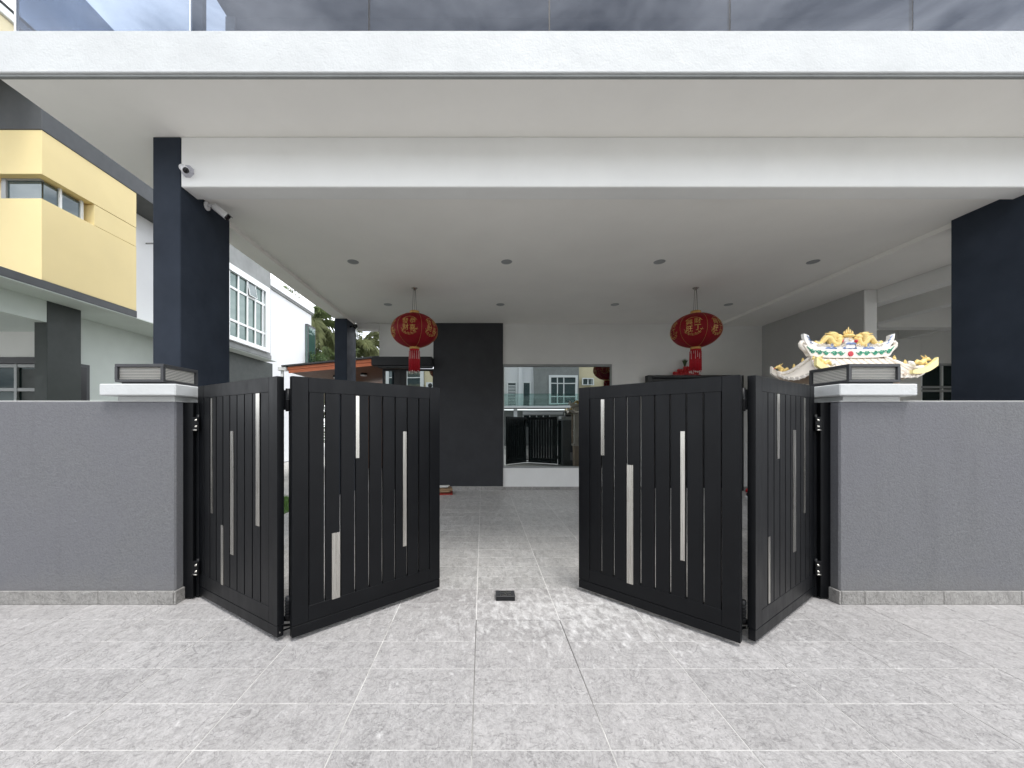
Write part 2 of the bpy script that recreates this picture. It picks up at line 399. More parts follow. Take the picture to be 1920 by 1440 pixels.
sheet('side_paving', -40, -2.631, 3.5, 60, -.022, 'paving')
# lawn strip between the two houses
b = MB(); b.box(-7.0, -3.42, 4.2, 8.2, -.03, -.01, 'grass')
lawn = obj('lawn', b.mesh('lawn'), kind='structure')
b = MB(); rg = random.Random(3)
for i in range(9000):
    x, y = rg.uniform(-7, -3.42), rg.uniform(4.2, 8.2); a = rg.uniform(0, 6.28); h = rg.uniform(.03, .07); w = .006
    dx, dy = math.cos(a) * w, math.sin(a) * w; lx, ly = rg.uniform(-.02, .02), rg.uniform(-.02, .02)
    b.quad([(x - dx, y - dy, -.01), (x + dx, y + dy, -.01), (x + lx, y + ly, h)], 'grass')
g = obj('grass', b.mesh('grass', recalc=False)); g['kind'] = 'stuff'; tag(g, 'short green grass on the lawn strip beside the porch', 'grass')

# ------------------------------------------------------------------ our house
house = thing('house', 'white house with wide open porch, dark slate columns and tinted glass balcony', 'house', (1.2, 9, 0))
bx('balcony_slab', house, -3.93, 13, 3.13, 9.2, 4.34, 4.655, 'soffit', 0)
fas = bx('fascia', house, -3.93, 13, 3.085, 3.128, 4.335, 4.672, 'fascia', .006)
bx('drip_strip', fas, -3.925, 13, 3.10, 3.127, 4.315, 4.334, 'cement', 0)
bx('soffit', house, -3.925, 13, 3.13, 9.1, 4.32, 4.338, 'soffit', 0)
bx('front_beam', house, -2.945, 13, 3.752, 3.968, 3.83, 4.319, 'white', .008)
bx('side_beam', house, -3.22, -2.97, 4.49, 8.99, 3.83, 4.319, 'soffit', .006)
bx('party_beam', house, 5.52, 6.75, 3.97, 8.99, 3.83, 4.319, 'soffit', .006)
bx('rear_beam', house, -2.945, -2.42, 8.96, 9.2, 3.75, 3.888, 'greywall', .004)
bx('porch_ceiling', house, -2.968, 5.518, 3.97, 9.1, 3.89, 4.0, 'soffit', 0)
bx('column', house, -3.222, -2.95, 3.752, 4.487, 0, 4.3185, 'column', .008)
bx('column', house, -3.222, -2.95, 8.36, 8.95, 0, 3.829, 'column', .008)
bx('column', house, 5.46, 5.75, 3.70, 4.487, 0, 4.3185, 'column', .008)
bx('upper_column', house, -3.18, -3.064, 4.2, 4.27, 4.657, 7.88, 'darkgrey', .006)
# upper storey set back behind the balcony
bx('upper_wall', house, -4.0, 13, 6.02, 9.2, 4.657, 7.88, 'darkgrey', .006)
bx('corner_trim', house, -4.01, -3.86, 5.99, 6.02, 4.657, 7.88, 'cement', .004)
bx('roof_eave', house, -4.0, 13, 4.05, 9.4, 7.89, 8.2, 'darkgrey', .01)
# balcony glass: five panels in front, one down the left side
gx = [-3.82] + [(x - 905) / 721 * 3.15 for x in (357, 692, 1030, 1368, 1710)] + [4.99, 6.47, 7.95, 9.4, 10.9, 12.4]
for a, c in zip(gx, gx[1:]):
    bx('glass_panel', house, a + .006, c - .006, 3.145, 3.157, 4.657, 5.59, 'balustrade', 0)
for y in (3.17, 4.62, 6.07):
    bx('glass_panel', house, -3.826, -3.814, y, min(y + 1.44, 9), 4.657, 5.59, 'balustrade', 0)
for x in gx[2:-1]: bx('joint_seal', house, x - .006, x + .006, 3.146, 3.156, 4.657, 5.59, 'black', 0)
bx('joint_seal', house, gx[1] - .005, gx[1] + .005, 3.146, 3.156, 4.657, 5.59, 'frame_white', 0)
bx('glass_edge', house, -3.832, -3.816, 3.144, 3.166, 4.657, 5.59, 'frame_white', 0)
# rear wall of the porch
bx('rear_wall', house, -2.42, -1.15, 9.0, 9.2, 3.07, 3.889, 'greywall', .003)
bx('feature_wall', house, -1.148, .474, 8.955, 9.2, .085, 3.889, 'charcoal', .004)
bx('rear_wall', house, .476, 6.54, 9.0, 9.2, 2.94, 3.889, 'greywall', .002)
bx('rear_wall', house, 3.03, 6.54, 9.0, 9.2, .0, 2.939, 'greywall', .002)
bx('window_sill_wall', house, .476, 3.029, 9.0, 9.2, .0, .505, 'white', .003)
bx('party_wall', house, 6.542, 6.748, 6.603, 9.2, 0, 3.829, 'greywall_shaded', .004)
bx('wall_end', house, 6.54, 6.75, 6.58, 6.602, 0, 3.829, 'greywall', .003)
win = bx('window', house, .50, 3.02, 9.055, 9.07, .53, 2.90, 'mirror', 0)
b = MB()
for q in ((.478, .5, .507, 2.938), (3.006, 3.028, .507, 2.938), (.5, 3.006, 2.885, 2.938), (.5, 3.006, .507, .535)): b.box(q[0] - 1.2, q[1] - 1.2, .004, .075, q[2], q[3], 'frame_grey', .002)
obj('window_frame', b.mesh('window_frame'), win)
# glazed side door under its black canopy
sd = bx('side_door', house, -2.30, -1.152, 9.06, 9.075, .02, 2.83, 'mirror', 0, label='glazed door reflecting the houses opposite')
b = MB()
for q in ((-2.345, -2.30), (-2.075, -1.93), (-1.93, -1.80), (-1.17, -1.151)): b.box(q[0] - 1.2, q[1] - 1.2, .0, .058, 0, 2.83, 'black', .003)
b.box(-2.345 - 1.2, -1.151 - 1.2, -.002, .059, 2.79, 2.829, 'black', .002)
obj('door_frame', b.mesh('door_frame'), sd)
cn = bx('door_canopy', house, -2.53, -1.15, 8.72, 8.998, 2.865, 3.068, 'black', .012)
bx('canopy_underside', cn, -2.40, -1.16, 8.78, 8.998, 2.832, 2.864, 'darkgrey', .004)
# black main door with a deep ledge
md = bx('main_door', house, 3.86, 5.90, 8.93, 8.998, .05, 2.60, 'black', .006, label='tall black double door')
b = MB()
b.box(2.60, 2.70, -.17, -.002, .0, 2.66, 'black', .006); b.box(4.70, 4.80, -.17, -.002, .0, 2.66, 'black', .006); b.box(2.70, 4.70, -.17, -.002, 2.60, 2.66, 'black', .006)
obj('door_frame', b.mesh('door_frame'), md)
b = MB(); b.tube([(3.62, -.10, .95), (3.62, -.10, 1.45)], .014, 8, 'steel'); b.tube([(3.80, -.10, .95), (3.80, -.10, 1.45)], .014, 8, 'steel')
obj('handle', b.mesh('handle'), md)
# skirting tiles along the rear wall
def skirting(parent, x0, x1, y, z1, w, t=.012, z0=.001, off=(0, 0)):
    n = max(1, round((x1 - x0) / w)); x = x0; wd = (x1 - x0) / n
    me = MB().box(.002, wd - .002, 0, t, 0, z1 - z0, 'skirt', .0015).mesh('skirting_tile')
    for k in range(n): obj('skirting_tile', me, parent, (x + wd * k - off[0], y - off[1], z0))
skirting(house, -1.148, .476, 8.94, .083, .6, off=(1.2, 9)); skirting(house, .477, 3.86, 8.985, .072, .62, off=(1.2, 9)); skirting(house, 5.96, 6.54, 8.985, .072, .6, off=(1.2, 9))

# ------------------------------------------------------------------ front boundary walls with pillar caps and lamps
def boundary(sx, x_in, x_out, label, cap, joints):
    t = thing('boundary_wall', label, 'wall', ((x_in + x_out) / 2, 3.34, 0)); ox, oy = t.location.x, t.location.y
    lo, hi = min(x_in, x_out), max(x_in, x_out)
    b = MB(); b.box(lo - ox, hi - ox, 3.238 - oy, 3.45 - oy, .0, 1.703, 'stucco', .012)
    p0, p1 = (x_in - .60, x_in) if sx < 0 else (x_in, x_in + .60)
    b.box(p0 - ox + .006, p1 - ox - .002 * sx - .004, 3.441 - oy, 3.66 - oy, 0, 1.703, 'stucco', .01)
    obj('wall', b.mesh('wall'), t)
    obj('coping', MB().box(lo - ox + .002, hi - ox - .002, 3.241 - oy, 3.449 - oy, 1.7035, 1.709, 'white', .002).mesh('coping'), t)
    # skirting tiles along the foot, the first returning round the corner
    xs = [x_in] + joints
    for a, c in zip(xs, xs[1:]):
        l, h = min(a, c), max(a, c)
        obj('skirting_tile', MB().box(l + .002 - ox, h - .002 - ox, 3.216 - oy, 3.2365 - oy, .001, .112, 'skirt', .003).mesh('skirting_tile'), t)
    e0, e1 = (x_in + .0015, x_in + .021) if sx < 0 else (x_in - .021, x_in - .0015)
    obj('skirting_tile', MB().box(e0 - ox, e1 - ox, 3.216 - oy, 3.45 - oy, .001, .112, 'skirt', .003).mesh('skirting_tile'), t)
    c0, c1 = cap
    obj('pillar_neck', MB().box(c0 + .09 - ox, c1 - .06 - ox if sx < 0 else c1 - .07 - ox, 3.245 - oy, 3.64 - oy, 1.7095, 1.749, 'fascia', .004).mesh('pillar_neck'), t)
    obj('pillar_cap', MB().box(c0 - ox, c1 - ox, 3.175 - oy, 3.70 - oy, 1.7495, 1.846, 'fascia', .007).mesh('pillar_cap'), t)
    return t
wl = boundary(-1, -2.588, -12, 'grey stuccoed front wall at the left of the gateway, in front of the yellow house', (-3.17, -2.536), [-3.22, -4.12, -5.02, -5.92, -6.82, -12])
wr = boundary(1, 3.005, 13, 'grey stuccoed front wall at the right of the gateway, under the painted shrine', (2.95, 3.595), [3.20, 3.86, 4.51, 5.16, 13])
o = wr.location
obj('wall_plate', MB().box(3.33 - o.x, 3.57 - o.x, 3.452 - o.y + .209, 3.468 - o.y + .209, 1.10, 1.34, 'frame_white', .004).box(3.375 - o.x, 3.525 - o.x, 3.468 - o.y + .2095, 3.472 - o.y + .2095, 1.145, 1.295, 'black', 0).mesh('wall_plate'), wr)
obj('meter_box', MB().box(3.29 - o.x, 3.57 - o.x, 3.662 - o.y, 3.72 - o.y, .2, .5, 'plastic_grey', .006).mesh('meter_box'), wr)

def pillar_lamp(x0, x1, label):
    cx = (x0 + x1) / 2; w = (x1 - x0) / 2; d = .20
    t = thing('pillar_lamp', label, 'lamp', (cx, 3.26 + d, 1.8465), group='square louvred lamps on the gate pillars')
    obj('plinth', MB().box(-w + .03, w - .03, -d + .03, d - .03, 0, .023, 'lamp_metal', .003).mesh('plinth'), t)
    b = MB(); z0, z1 = .0235, .178
    b.box(-w, w, -d, d, z1 - .026, z1, 'lamp_metal', .003); b.box(-w, w, -d, d, z0, z0 + .02, 'lamp_metal', .003)
    for sx in (-1, 1):
        for sy in (-1, 1): b.box(min(sx * w, sx * (w - .024)), max(sx * w, sx * (w - .024)), min(sy * d, sy * (d - .024)), max(sy * d, sy * (d - .024)), z0 + .02, z1 - .026, 'lamp_metal')
    obj('housing', b.mesh('housing'), t)
    n = 8; za, zb = z0 + .024, z1 - .032
    m1 = MB().box(-w + .025, w - .025, -.0025, .0025, -.0014, .0014, 'lamp_metal').mesh('louvre'); m2 = MB().box(-.0025, .0025, -d + .025, d - .025, -.0014, .0014, 'lamp_metal').mesh('louvre')
    for k in range(n):
        z = za + (zb - za) * (k + .2) / (n - .6)
        obj('louvre', m1, t, (0, -d + .014, z)); obj('louvre', m2, t, (-w + .014, 0, z)); obj('louvre', m2, t, (w - .014, 0, z)); obj('louvre', m1, t, (0, d - .014, z))
    b = MB(); q = .021
    for (a, c, e, f) in ((-w + q, w - q, -d + q, -d + q + .004), (-w + q, w - q, d - q - .004, d - q), (-w + q, -w + q + .004, -d + q + .0045, d - q - .0045), (w - q - .004, w - q, -d + q + .0045, d - q - .0045)): b.box(a, c, e, f, z0 + .021, z1 - .027, 'clear')
    obj('glass', b.mesh('glass'), t)
    return t
pillar_lamp(-3.122, -2.708, 'dark louvred square lamp on the left gate pillar, beside the slate column')
pillar_lamp(3.106, 3.545, 'dark louvred square lamp on the right gate pillar, in front of the shrine roof')

# ------------------------------------------------------------------ folding gates
GH, GT, Z0, Z1, LL = 1.843, .05, .031, .0, 1.256
def leaf(parent, P0, P1, side, strips, name_label=None):
    """leaf from the fold end P0 to the far end P1; side = +1 when the street face lies at +w"""
    P0, P1 = Vector((*P0, 0)), Vector((*P1, 0)); d = (P1 - P0); ln = d.length; d.normalize()
    nrm = Vector((d.y, -d.x, 0)) * side                       # towards the street
    mat = Matrix(((d.x, nrm.x, 0, P0.x), (d.y, nrm.y, 0, P0.y), (0, 0, 1, 0), (0, 0, 0, 1)))
    def B(u0, u1, w0, w1, z0, z1, m='gate', bev=.002, b=None):
        b = b or MB(); b.box(u0, u1, w0, w1, z0, z1, m, bev, mat); return b
    b = MB()
    B(0, .1095, -GT, 0, .109, GH, b=b); B(ln - .1095, ln, -GT, 0, .109, GH, b=b)
    B(.1097, ln - .1097, -GT, -.0005, 1.737, GH - .0005, b=b); B(.1097, ln - .1097, -GT, -.0005, .1095, .22, b=b)
    fr = obj('leaf', b.mesh('leaf'), parent)
    obj('kick_plate', B(.0, ln, -GT + .004, -.0008, Z0, .105).mesh('kick_plate'), fr)
    n = 9; pit = (ln - .219) / n
    for k in range(n):
        a = .1095 + pit * k
        obj('slat', B(a + .006, a + pit - .006, -.024, -.003, .2195, 1.7375, bev=.0015).mesh('slat'), fr)
    for (a, c, z0, z1) in strips: obj('steel_strip', B(min(a, c), max(a, c), -.0028, .0012, z0, z1, 'steel', .0006).mesh('steel_strip'), fr)
    return fr, mat
def gate(sx, label, A, B_, sA, sB, fold, post):
    t = thing('folding_gate', label, 'gate', (0, 0, 0), group='folding driveway gates')
    leaf(t, A[0], A[1], sA[0], sA[1]); leaf(t, B_[0], B_[1], sB[0], sB[1])
    fx, fy = fold
    b = MB()
    b.tube([(fx, fy, 1.60), (fx, fy, 1.76)], .017, 10, 'gate'); b.tube([(fx, fy, 1.675), (fx, fy, 1.685)], .020, 10, 'gate')
    b.box(fx - .055, fx + .055, fy + .004, fy + .012, 1.61, 1.75, 'gate', .001)
    obj('fold_hinge', b.mesh('fold_hinge'), t)
    b = MB(); b.tube([(fx, fy + .03, .20), (fx, fy + .03, 1.60)], .011, 8, 'gate'); obj('fold_rod', b.mesh('fold_rod'), t)
    b = MB(); b.tube([(fx, fy, .15), (fx, fy, .30)], .019, 10, 'gate')
    for k in range(6): b.tube([(fx, fy, .17 + .02 * k), (fx, fy, .176 + .02 * k)], .022, 10, 'gate')
    b.box(fx - .06, fx + .06, fy + .02, fy + .03, .115, .15, 'gate', .001)
    obj('spring_hinge', b.mesh('spring_hinge'), t)
    b = MB(); b.tube([(fx - .075, fy + .05, .07), (fx + .075, fy + .05, .085)], .009, 6, 'gate'); b.tube([(fx - .05, fy + .02, .05), (fx + .05, fy + .06, .075)], .006, 6, 'gate')
    obj('link_arm', b.mesh('link_arm'), t)
    for q in (((fx - .052, fy - .02, .062), (fx - .05, fy - .03, .062)), ((fx + .045, fy + .02, .10), (fx + .045, fy + .01, .10))):
        b = MB(); b.tube(q, .009, 8, 'steel'); obj('bolt', b.mesh('bolt'), t)
    # jamb post with its flange and two adjustable hinges
    x0, x1 = post; xi = x1 if sx < 0 else x0                # inner edge
    b = MB(); b.box(x0, x1 - .03 if sx < 0 else x1, 3.315, 3.40, .012, 1.70, 'gate', .003) if sx < 0 else b.box(x0 + .03, x1, 3.315, 3.40, .012, 1.70, 'gate', .003)
    b.box(min(xi, xi - sx * -.028), max(xi, xi - sx * -.028), 3.345, 3.43, .012, 1.70, 'gate', .002)
    post_o = obj('post', b.mesh('post'), t)
    for z in (1.515, .275):
        b = MB(); c = xi + (-.0 * sx)
        b.box(c - .028, c + .028, 3.30, 3.345, z - .06, z + .06, 'gate', .003); b.tube([(c + .014 * sx * -1, 3.318, z - .05), (c + .014 * sx * -1, 3.318, z + .08)], .016, 8, 'gate')
        h = obj('jamb_hinge', b.mesh('jamb_hinge'), post_o)
        for dz in (-.022, .032):
            b = MB(); b.tube([(c + .018 * -sx, 3.298, z + dz), (c + .018 * -sx, 3.284, z + dz), (c + .018 * -sx, 3.283, z + dz), (c + .018 * -sx, 3.276, z + dz)], [.010, .010, .006, .006], 8, 'steel'); obj('bolt', b.mesh('bolt'), post_o)
        b = MB(); b.tube([(c - .02, 3.297, z - .052), (c + .02, 3.297, z - .054)], .007, 8, 'steel'); obj('hinge_pin', b.mesh('hinge_pin'), post_o)
    return t
gate(-1, 'black slatted folding gate left of the driveway, wide steel strip low on its inner leaf',
     ((-1.42, 2.657), (-2.485, 3.355)), ((-1.315, 2.652), (-.39, 3.503)),
     (-1, [(.995, 1.021, .769, 1.728), (.80, .84, .214, .695), (.628, .679, .488, 1.457), (.236, .288, .769, 1.735)]),
     (1, [(.275, .336, .215, .704), (.459, .487, 1.249, 1.73), (.874, .908, .479, 1.45)]), (-1.3655, 2.70), (-2.584, -2.468))
gate(1, 'black slatted folding gate right of the driveway, tall wide steel strip on its inner leaf',
     ((1.734, 2.588), (.874, 3.5)), ((1.853, 2.61), (2.877, 3.335)),
     (-1, [(.999, 1.032, 1.243, 1.727), (.743, .797, .204, 1.178), (.349, .38, .498, 1.458)]),
     (1, [(.392, .442, 1.255, 1.736), (.226, .257, .23, .705), (.734, .791, .499, 1.465), (.99, 1.021, .775, 1.73)]), (1.792, 2.65), (2.885, 3.001))
# lock box set on the floor between the gates
t = thing('floor_lock', 'small black lock box with a silver catch on the tiles between the gates', 'gate lock', (.196, 3.345, 0))
obj('body', MB().box(-.081, .081, -.058, .058, .0005, .037, 'black', .003).mesh('body'), t)
obj('lid', MB().box(-.083, .083, -.060, .060, .0372, .0405, 'lamp_metal', .0012).mesh('lid'), t)
b = MB(); b.prism([(-.035, .040), (.02, .040), (.05, .034), (.05, .018), (.012, .012), (.006, -.008), (-.006, -.008), (-.006, .014), (-.04, .028)], 'z', .0408, .0425, 'steel')
b.prism([(-.045, -.040), (.012, -.040), (.012, -.026), (-.04, -.022)], 'z', .0408, .0425, 'steel'); b.prism([(.022, -.036), (.05, -.036), (.045, -.018), (.022, -.020)], 'z', .0408, .0425, 'steel')
obj('catch', b.mesh('catch'), t)

# ------------------------------------------------------------------ ceiling fittings and cameras
def downlight(x, y, label):
    t = thing('downlight', label, 'ceiling light', (x, y, 3.8895), group='recessed lights in the porch ceiling')
    return t
dl0 = None
names = {0: ['leftmost round light of the front row in the porch ceiling', 'second round light from the left in the front ceiling row', 'third round light from the left in the front ceiling row', 'rightmost round light of the front row, near the right column'],
         1: ['leftmost round light of the back ceiling row, just left of a lantern', 'second round light of the back ceiling row, above the charcoal wall', 'third round light from the left in the back ceiling row', 'rightmost round light of the back row, right of a lantern']}
tr = MB().lathe([(.056, -.004), (.079, -.004), (.081, -.0015), (.081, 0), (.056, 0)], 24, m='frame_grey').mesh('trim'); ln_ = MB().lathe([(.0, -.0025), (.055, -.0025), (.055, -.0005), (.0, -.0005)], 24, m='plastic_grey').mesh('lens')
for r, (y, xs) in enumerate(((5.61, (-1.89, .35, 2.58, 4.82)), (7.59, (-1.87, .35, 2.61, 4.85)))):
    for x, lab in zip(xs, names[r]):
        t = downlight(x, y, lab); obj('trim', tr, t); obj('lens', ln_, t)

def aim(direction): return Vector(direction).normalized().to_track_quat('X', 'Z').to_matrix().to_4x4()
t = thing('security_camera', 'white bullet camera facing out on the front beam beside the left column', 'camera', (-2.872, 3.752, 3.975))
b = MB(); b.lathe([(.060, 0), (.060, .008), (.052, .03), (.030, .034)], 8, m='plastic_grey', mat=Matrix.Rotation(R(90), 4, 'X') @ Matrix.Rotation(R(22.5), 4, 'Z'), smooth=False); obj('base', b.mesh('base'), t)
q = Matrix.Translation((-.032, -.035, .022)) @ aim((.95, -.63, -.80))
b = MB(); b.lathe([(.024, 0), (.031, .006), (.031, .10), (.029, .105)], 16, m='plastic_white', mat=q @ Matrix.Rotation(R(90), 4, 'Y')); obj('body', b.mesh('body'), t)
b = MB(); b.lathe([(.027, .105), (.027, .109), (.006, .110)], 16, m='plastic_black', mat=q @ Matrix.Rotation(R(90), 4, 'Y')); obj('lens', b.mesh('lens'), t)
t = thing('security_camera', 'white bullet camera on an arm under the ceiling, inside the left column', 'camera', (-2.944, 4.10, 3.84))
b = MB(); b.lathe([(.045, 0), (.045, .012), (.03, .018)], 16, m='plastic_white', mat=Matrix.Rotation(R(90), 4, 'Y')); b.tube([(.01, 0, 0), (.05, 0, .012), (.09, .0, -.012)], .018, 10, 'plastic_white'); obj('bracket', b.mesh('bracket'), t)
q = Matrix.Translation((.075, 0, -.002)) @ aim((1, .10, -.80))
b = MB(); b.box(0, .175, -.034, .034, -.03, .036, 'plastic_white', .012, q); obj('body', b.mesh('body'), t)
b = MB(); b.box(.1755, .184, -.03, .03, -.028, .028, 'plastic_black', .008, q); b.box(.1755, .20, -.032, .032, .0285, .034, 'plastic_black', .001, q); obj('lens', b.mesh('lens'), t)
t = thing('dome_camera', 'small black camera high on the far back column', 'camera', (-2.948, 8.55, 3.70))
obj('bracket', MB().tube([(0, 0, 0), (.09, -.02, .0)], .02, 8, 'plastic_black').mesh('bracket'), t); obj('body', MB().ball((.13, -.03, 0), .05, 'plastic_black').mesh('body'), t)

# ------------------------------------------------------------------ red lanterns
def glyphs(body, size):
    cu = bpy.data.curves.new('glyph', 'FONT'); cu.body = body; cu.size = size; cu.align_x = 'CENTER'; cu.align_y = 'CENTER'; cu.resolution_u = 2
    o = bpy.data.objects.new('glyph', cu); COL.objects.link(o); bpy.context.view_layer.update()
    me = bpy.data.meshes.new_from_object(o.evaluated_get(bpy.context.evaluated_depsgraph_get()))
    bpy.data.objects.remove(o); return me
def lantern(x, y, label, words, phis):
    t = thing('red_lantern', label, 'lantern', (x, y, 3.15), group='red festival lanterns under the porch ceiling')
    rx, rz = .402, .296
    prof = [(rx * math.cos(a), rz * math.sin(a)) for a in [R(d) for d in range(-78, 79, 6)]]
    obj('shade', MB().lathe(prof, 96, m='red', wob=lambda q: 1 - .010 * abs(math.sin(12 * q))).mesh('shade'), t)
    b = MB()
    for k in range(6):
        q = R(phis + 30 + 60 * k); b.tube([((r + .003) * math.cos(q), (r + .003) * math.sin(q), z) for r, z in prof], .0016, 5, 'gold')
    obj('piping', b.mesh('piping'), t)
    obj('top_cap', MB().lathe([(.085, .285), (.09, .29), (.082, .335), (.075, .338), (.03, .338)], 20, m='gold').mesh('top_cap'), t)
    obj('bottom_cap', MB().lathe([(.07, -.325), (.088, -.32), (.085, -.283), (.06, -.283)], 20, m='gold').mesh('bottom_cap'), t)
    # printed characters wrapped on the cloth: four to a panel with a wreath round them
    def wrap(a, z, q0, lift=.004):
        r = rx * math.sqrt(max(.02, 1 - (z / rz) ** 2)) + lift; q = q0 + a / max(.25, r); return (r * math.cos(q), r * math.sin(q), z)
    b = MB(); i = b.mi('gold')
    cells = [(.060, .072), (.060, -.042), (-.060, .072), (-.060, -.042)]
    for k in range(6):
        q0 = R(phis + 60 * k)
        for ch, (ca, cz) in zip(words, cells):
            me = glyphs(ch, .108)
            if not me.vertices: continue
            cx = sum(v.co.x for v in me.vertices) / len(me.vertices); cy = sum(v.co.y for v in me.vertices) / len(me.vertices)
            vs = [b.bm.verts.new(wrap(v.co.x - cx + ca, v.co.y - cy + cz, q0)) for v in me.vertices]
            for f in me.polygons:
                try: nf = b.bm.faces.new([vs[j] for j in f.vertices]); nf.material_index = i
                except ValueError: pass
            bpy.data.meshes.remove(me)
        for (ra, a0, a1) in ((.148, 200, 340), (.165, 215, 325), (.15, 30, 150)):
            b.tube([wrap(ra * math.cos(R(a)), .012 + ra * .95 * math.sin(R(a)), q0, .003) for a in range(a0, a1 + 1, 14)], .0026, 4, 'gold')
        for a in range(215, 326, 22): b.tube([wrap(.125 * math.cos(R(a)), .01 + .12 * math.sin(R(a)), q0, .003), wrap(.17 * math.cos(R(a + 8)), .01 + .165 * math.sin(R(a + 8)), q0, .003)], [.005, .002], 4, 'gold')
    obj('gold_print', b.mesh('gold_print', recalc=False), t)
    b = MB(); rg = random.Random(int(x * 100))
    for k in range(54):
        q = 2 * math.pi * k / 54 + rg.uniform(-.05, .05); r = .088 + rg.uniform(-.006, .006); m = 'white_thread' if k % 3 == 0 else 'red_thread'
        zt, zb = -.36, -.70 + rg.uniform(-.015, .015); r2 = r + rg.uniform(-.004, .008)
        if k % 3 == 0:
            b.tube([(r * math.cos(q) * 1.03, r * math.sin(q) * 1.03, zt), (r * math.cos(q) * 1.04, r * math.sin(q) * 1.04, -.50)], .0042, 4, 'white_thread'); b.tube([(r2 * math.cos(q), r2 * math.sin(q), zb), (r2 * math.cos(q), r2 * math.sin(q), zb - .03)], .006, 4, 'white_thread')
        b.tube([(r * math.cos(q), r * math.sin(q), zt), (r2 * math.cos(q), r2 * math.sin(q), zb)], .0068, 4, 'red_thread')
    b.lathe([(.080, -.372), (.086, -.37), (.086, -.327), (.080, -.326)], 20, m='red_thread')
    obj('tassel', b.mesh('tassel'), t)
    b = MB()
    for dx in (-.022, .022): b.tube([(dx * 1.6, 0, .337), (dx * .8, 0, .735)], .0035, 5, 'cord')
    b.tube([(.0, 0, .337), (.012, 0, .735)], .003, 5, 'cord'); obj('cord', b.mesh('cord'), t)
    obj('ceiling_hook', MB().lathe([(.012, .70), (.05, .733), (.055, .739), (.02, .7395)], 14, m='steel').mesh('ceiling_hook'), t)
    return t
def facing(x, y): return math.degrees(math.atan2(-y, -x))
lantern(-1.185, 6.68, 'red and gold lantern hanging in front of the charcoal wall, left of the window', '恭喜發財', facing(-1.185, 6.68) - 13)
lantern(3.70, 6.68, 'red and gold lantern hanging above the black main door, left of the shrine', '財丁興旺', facing(3.70, 6.68) - 5)

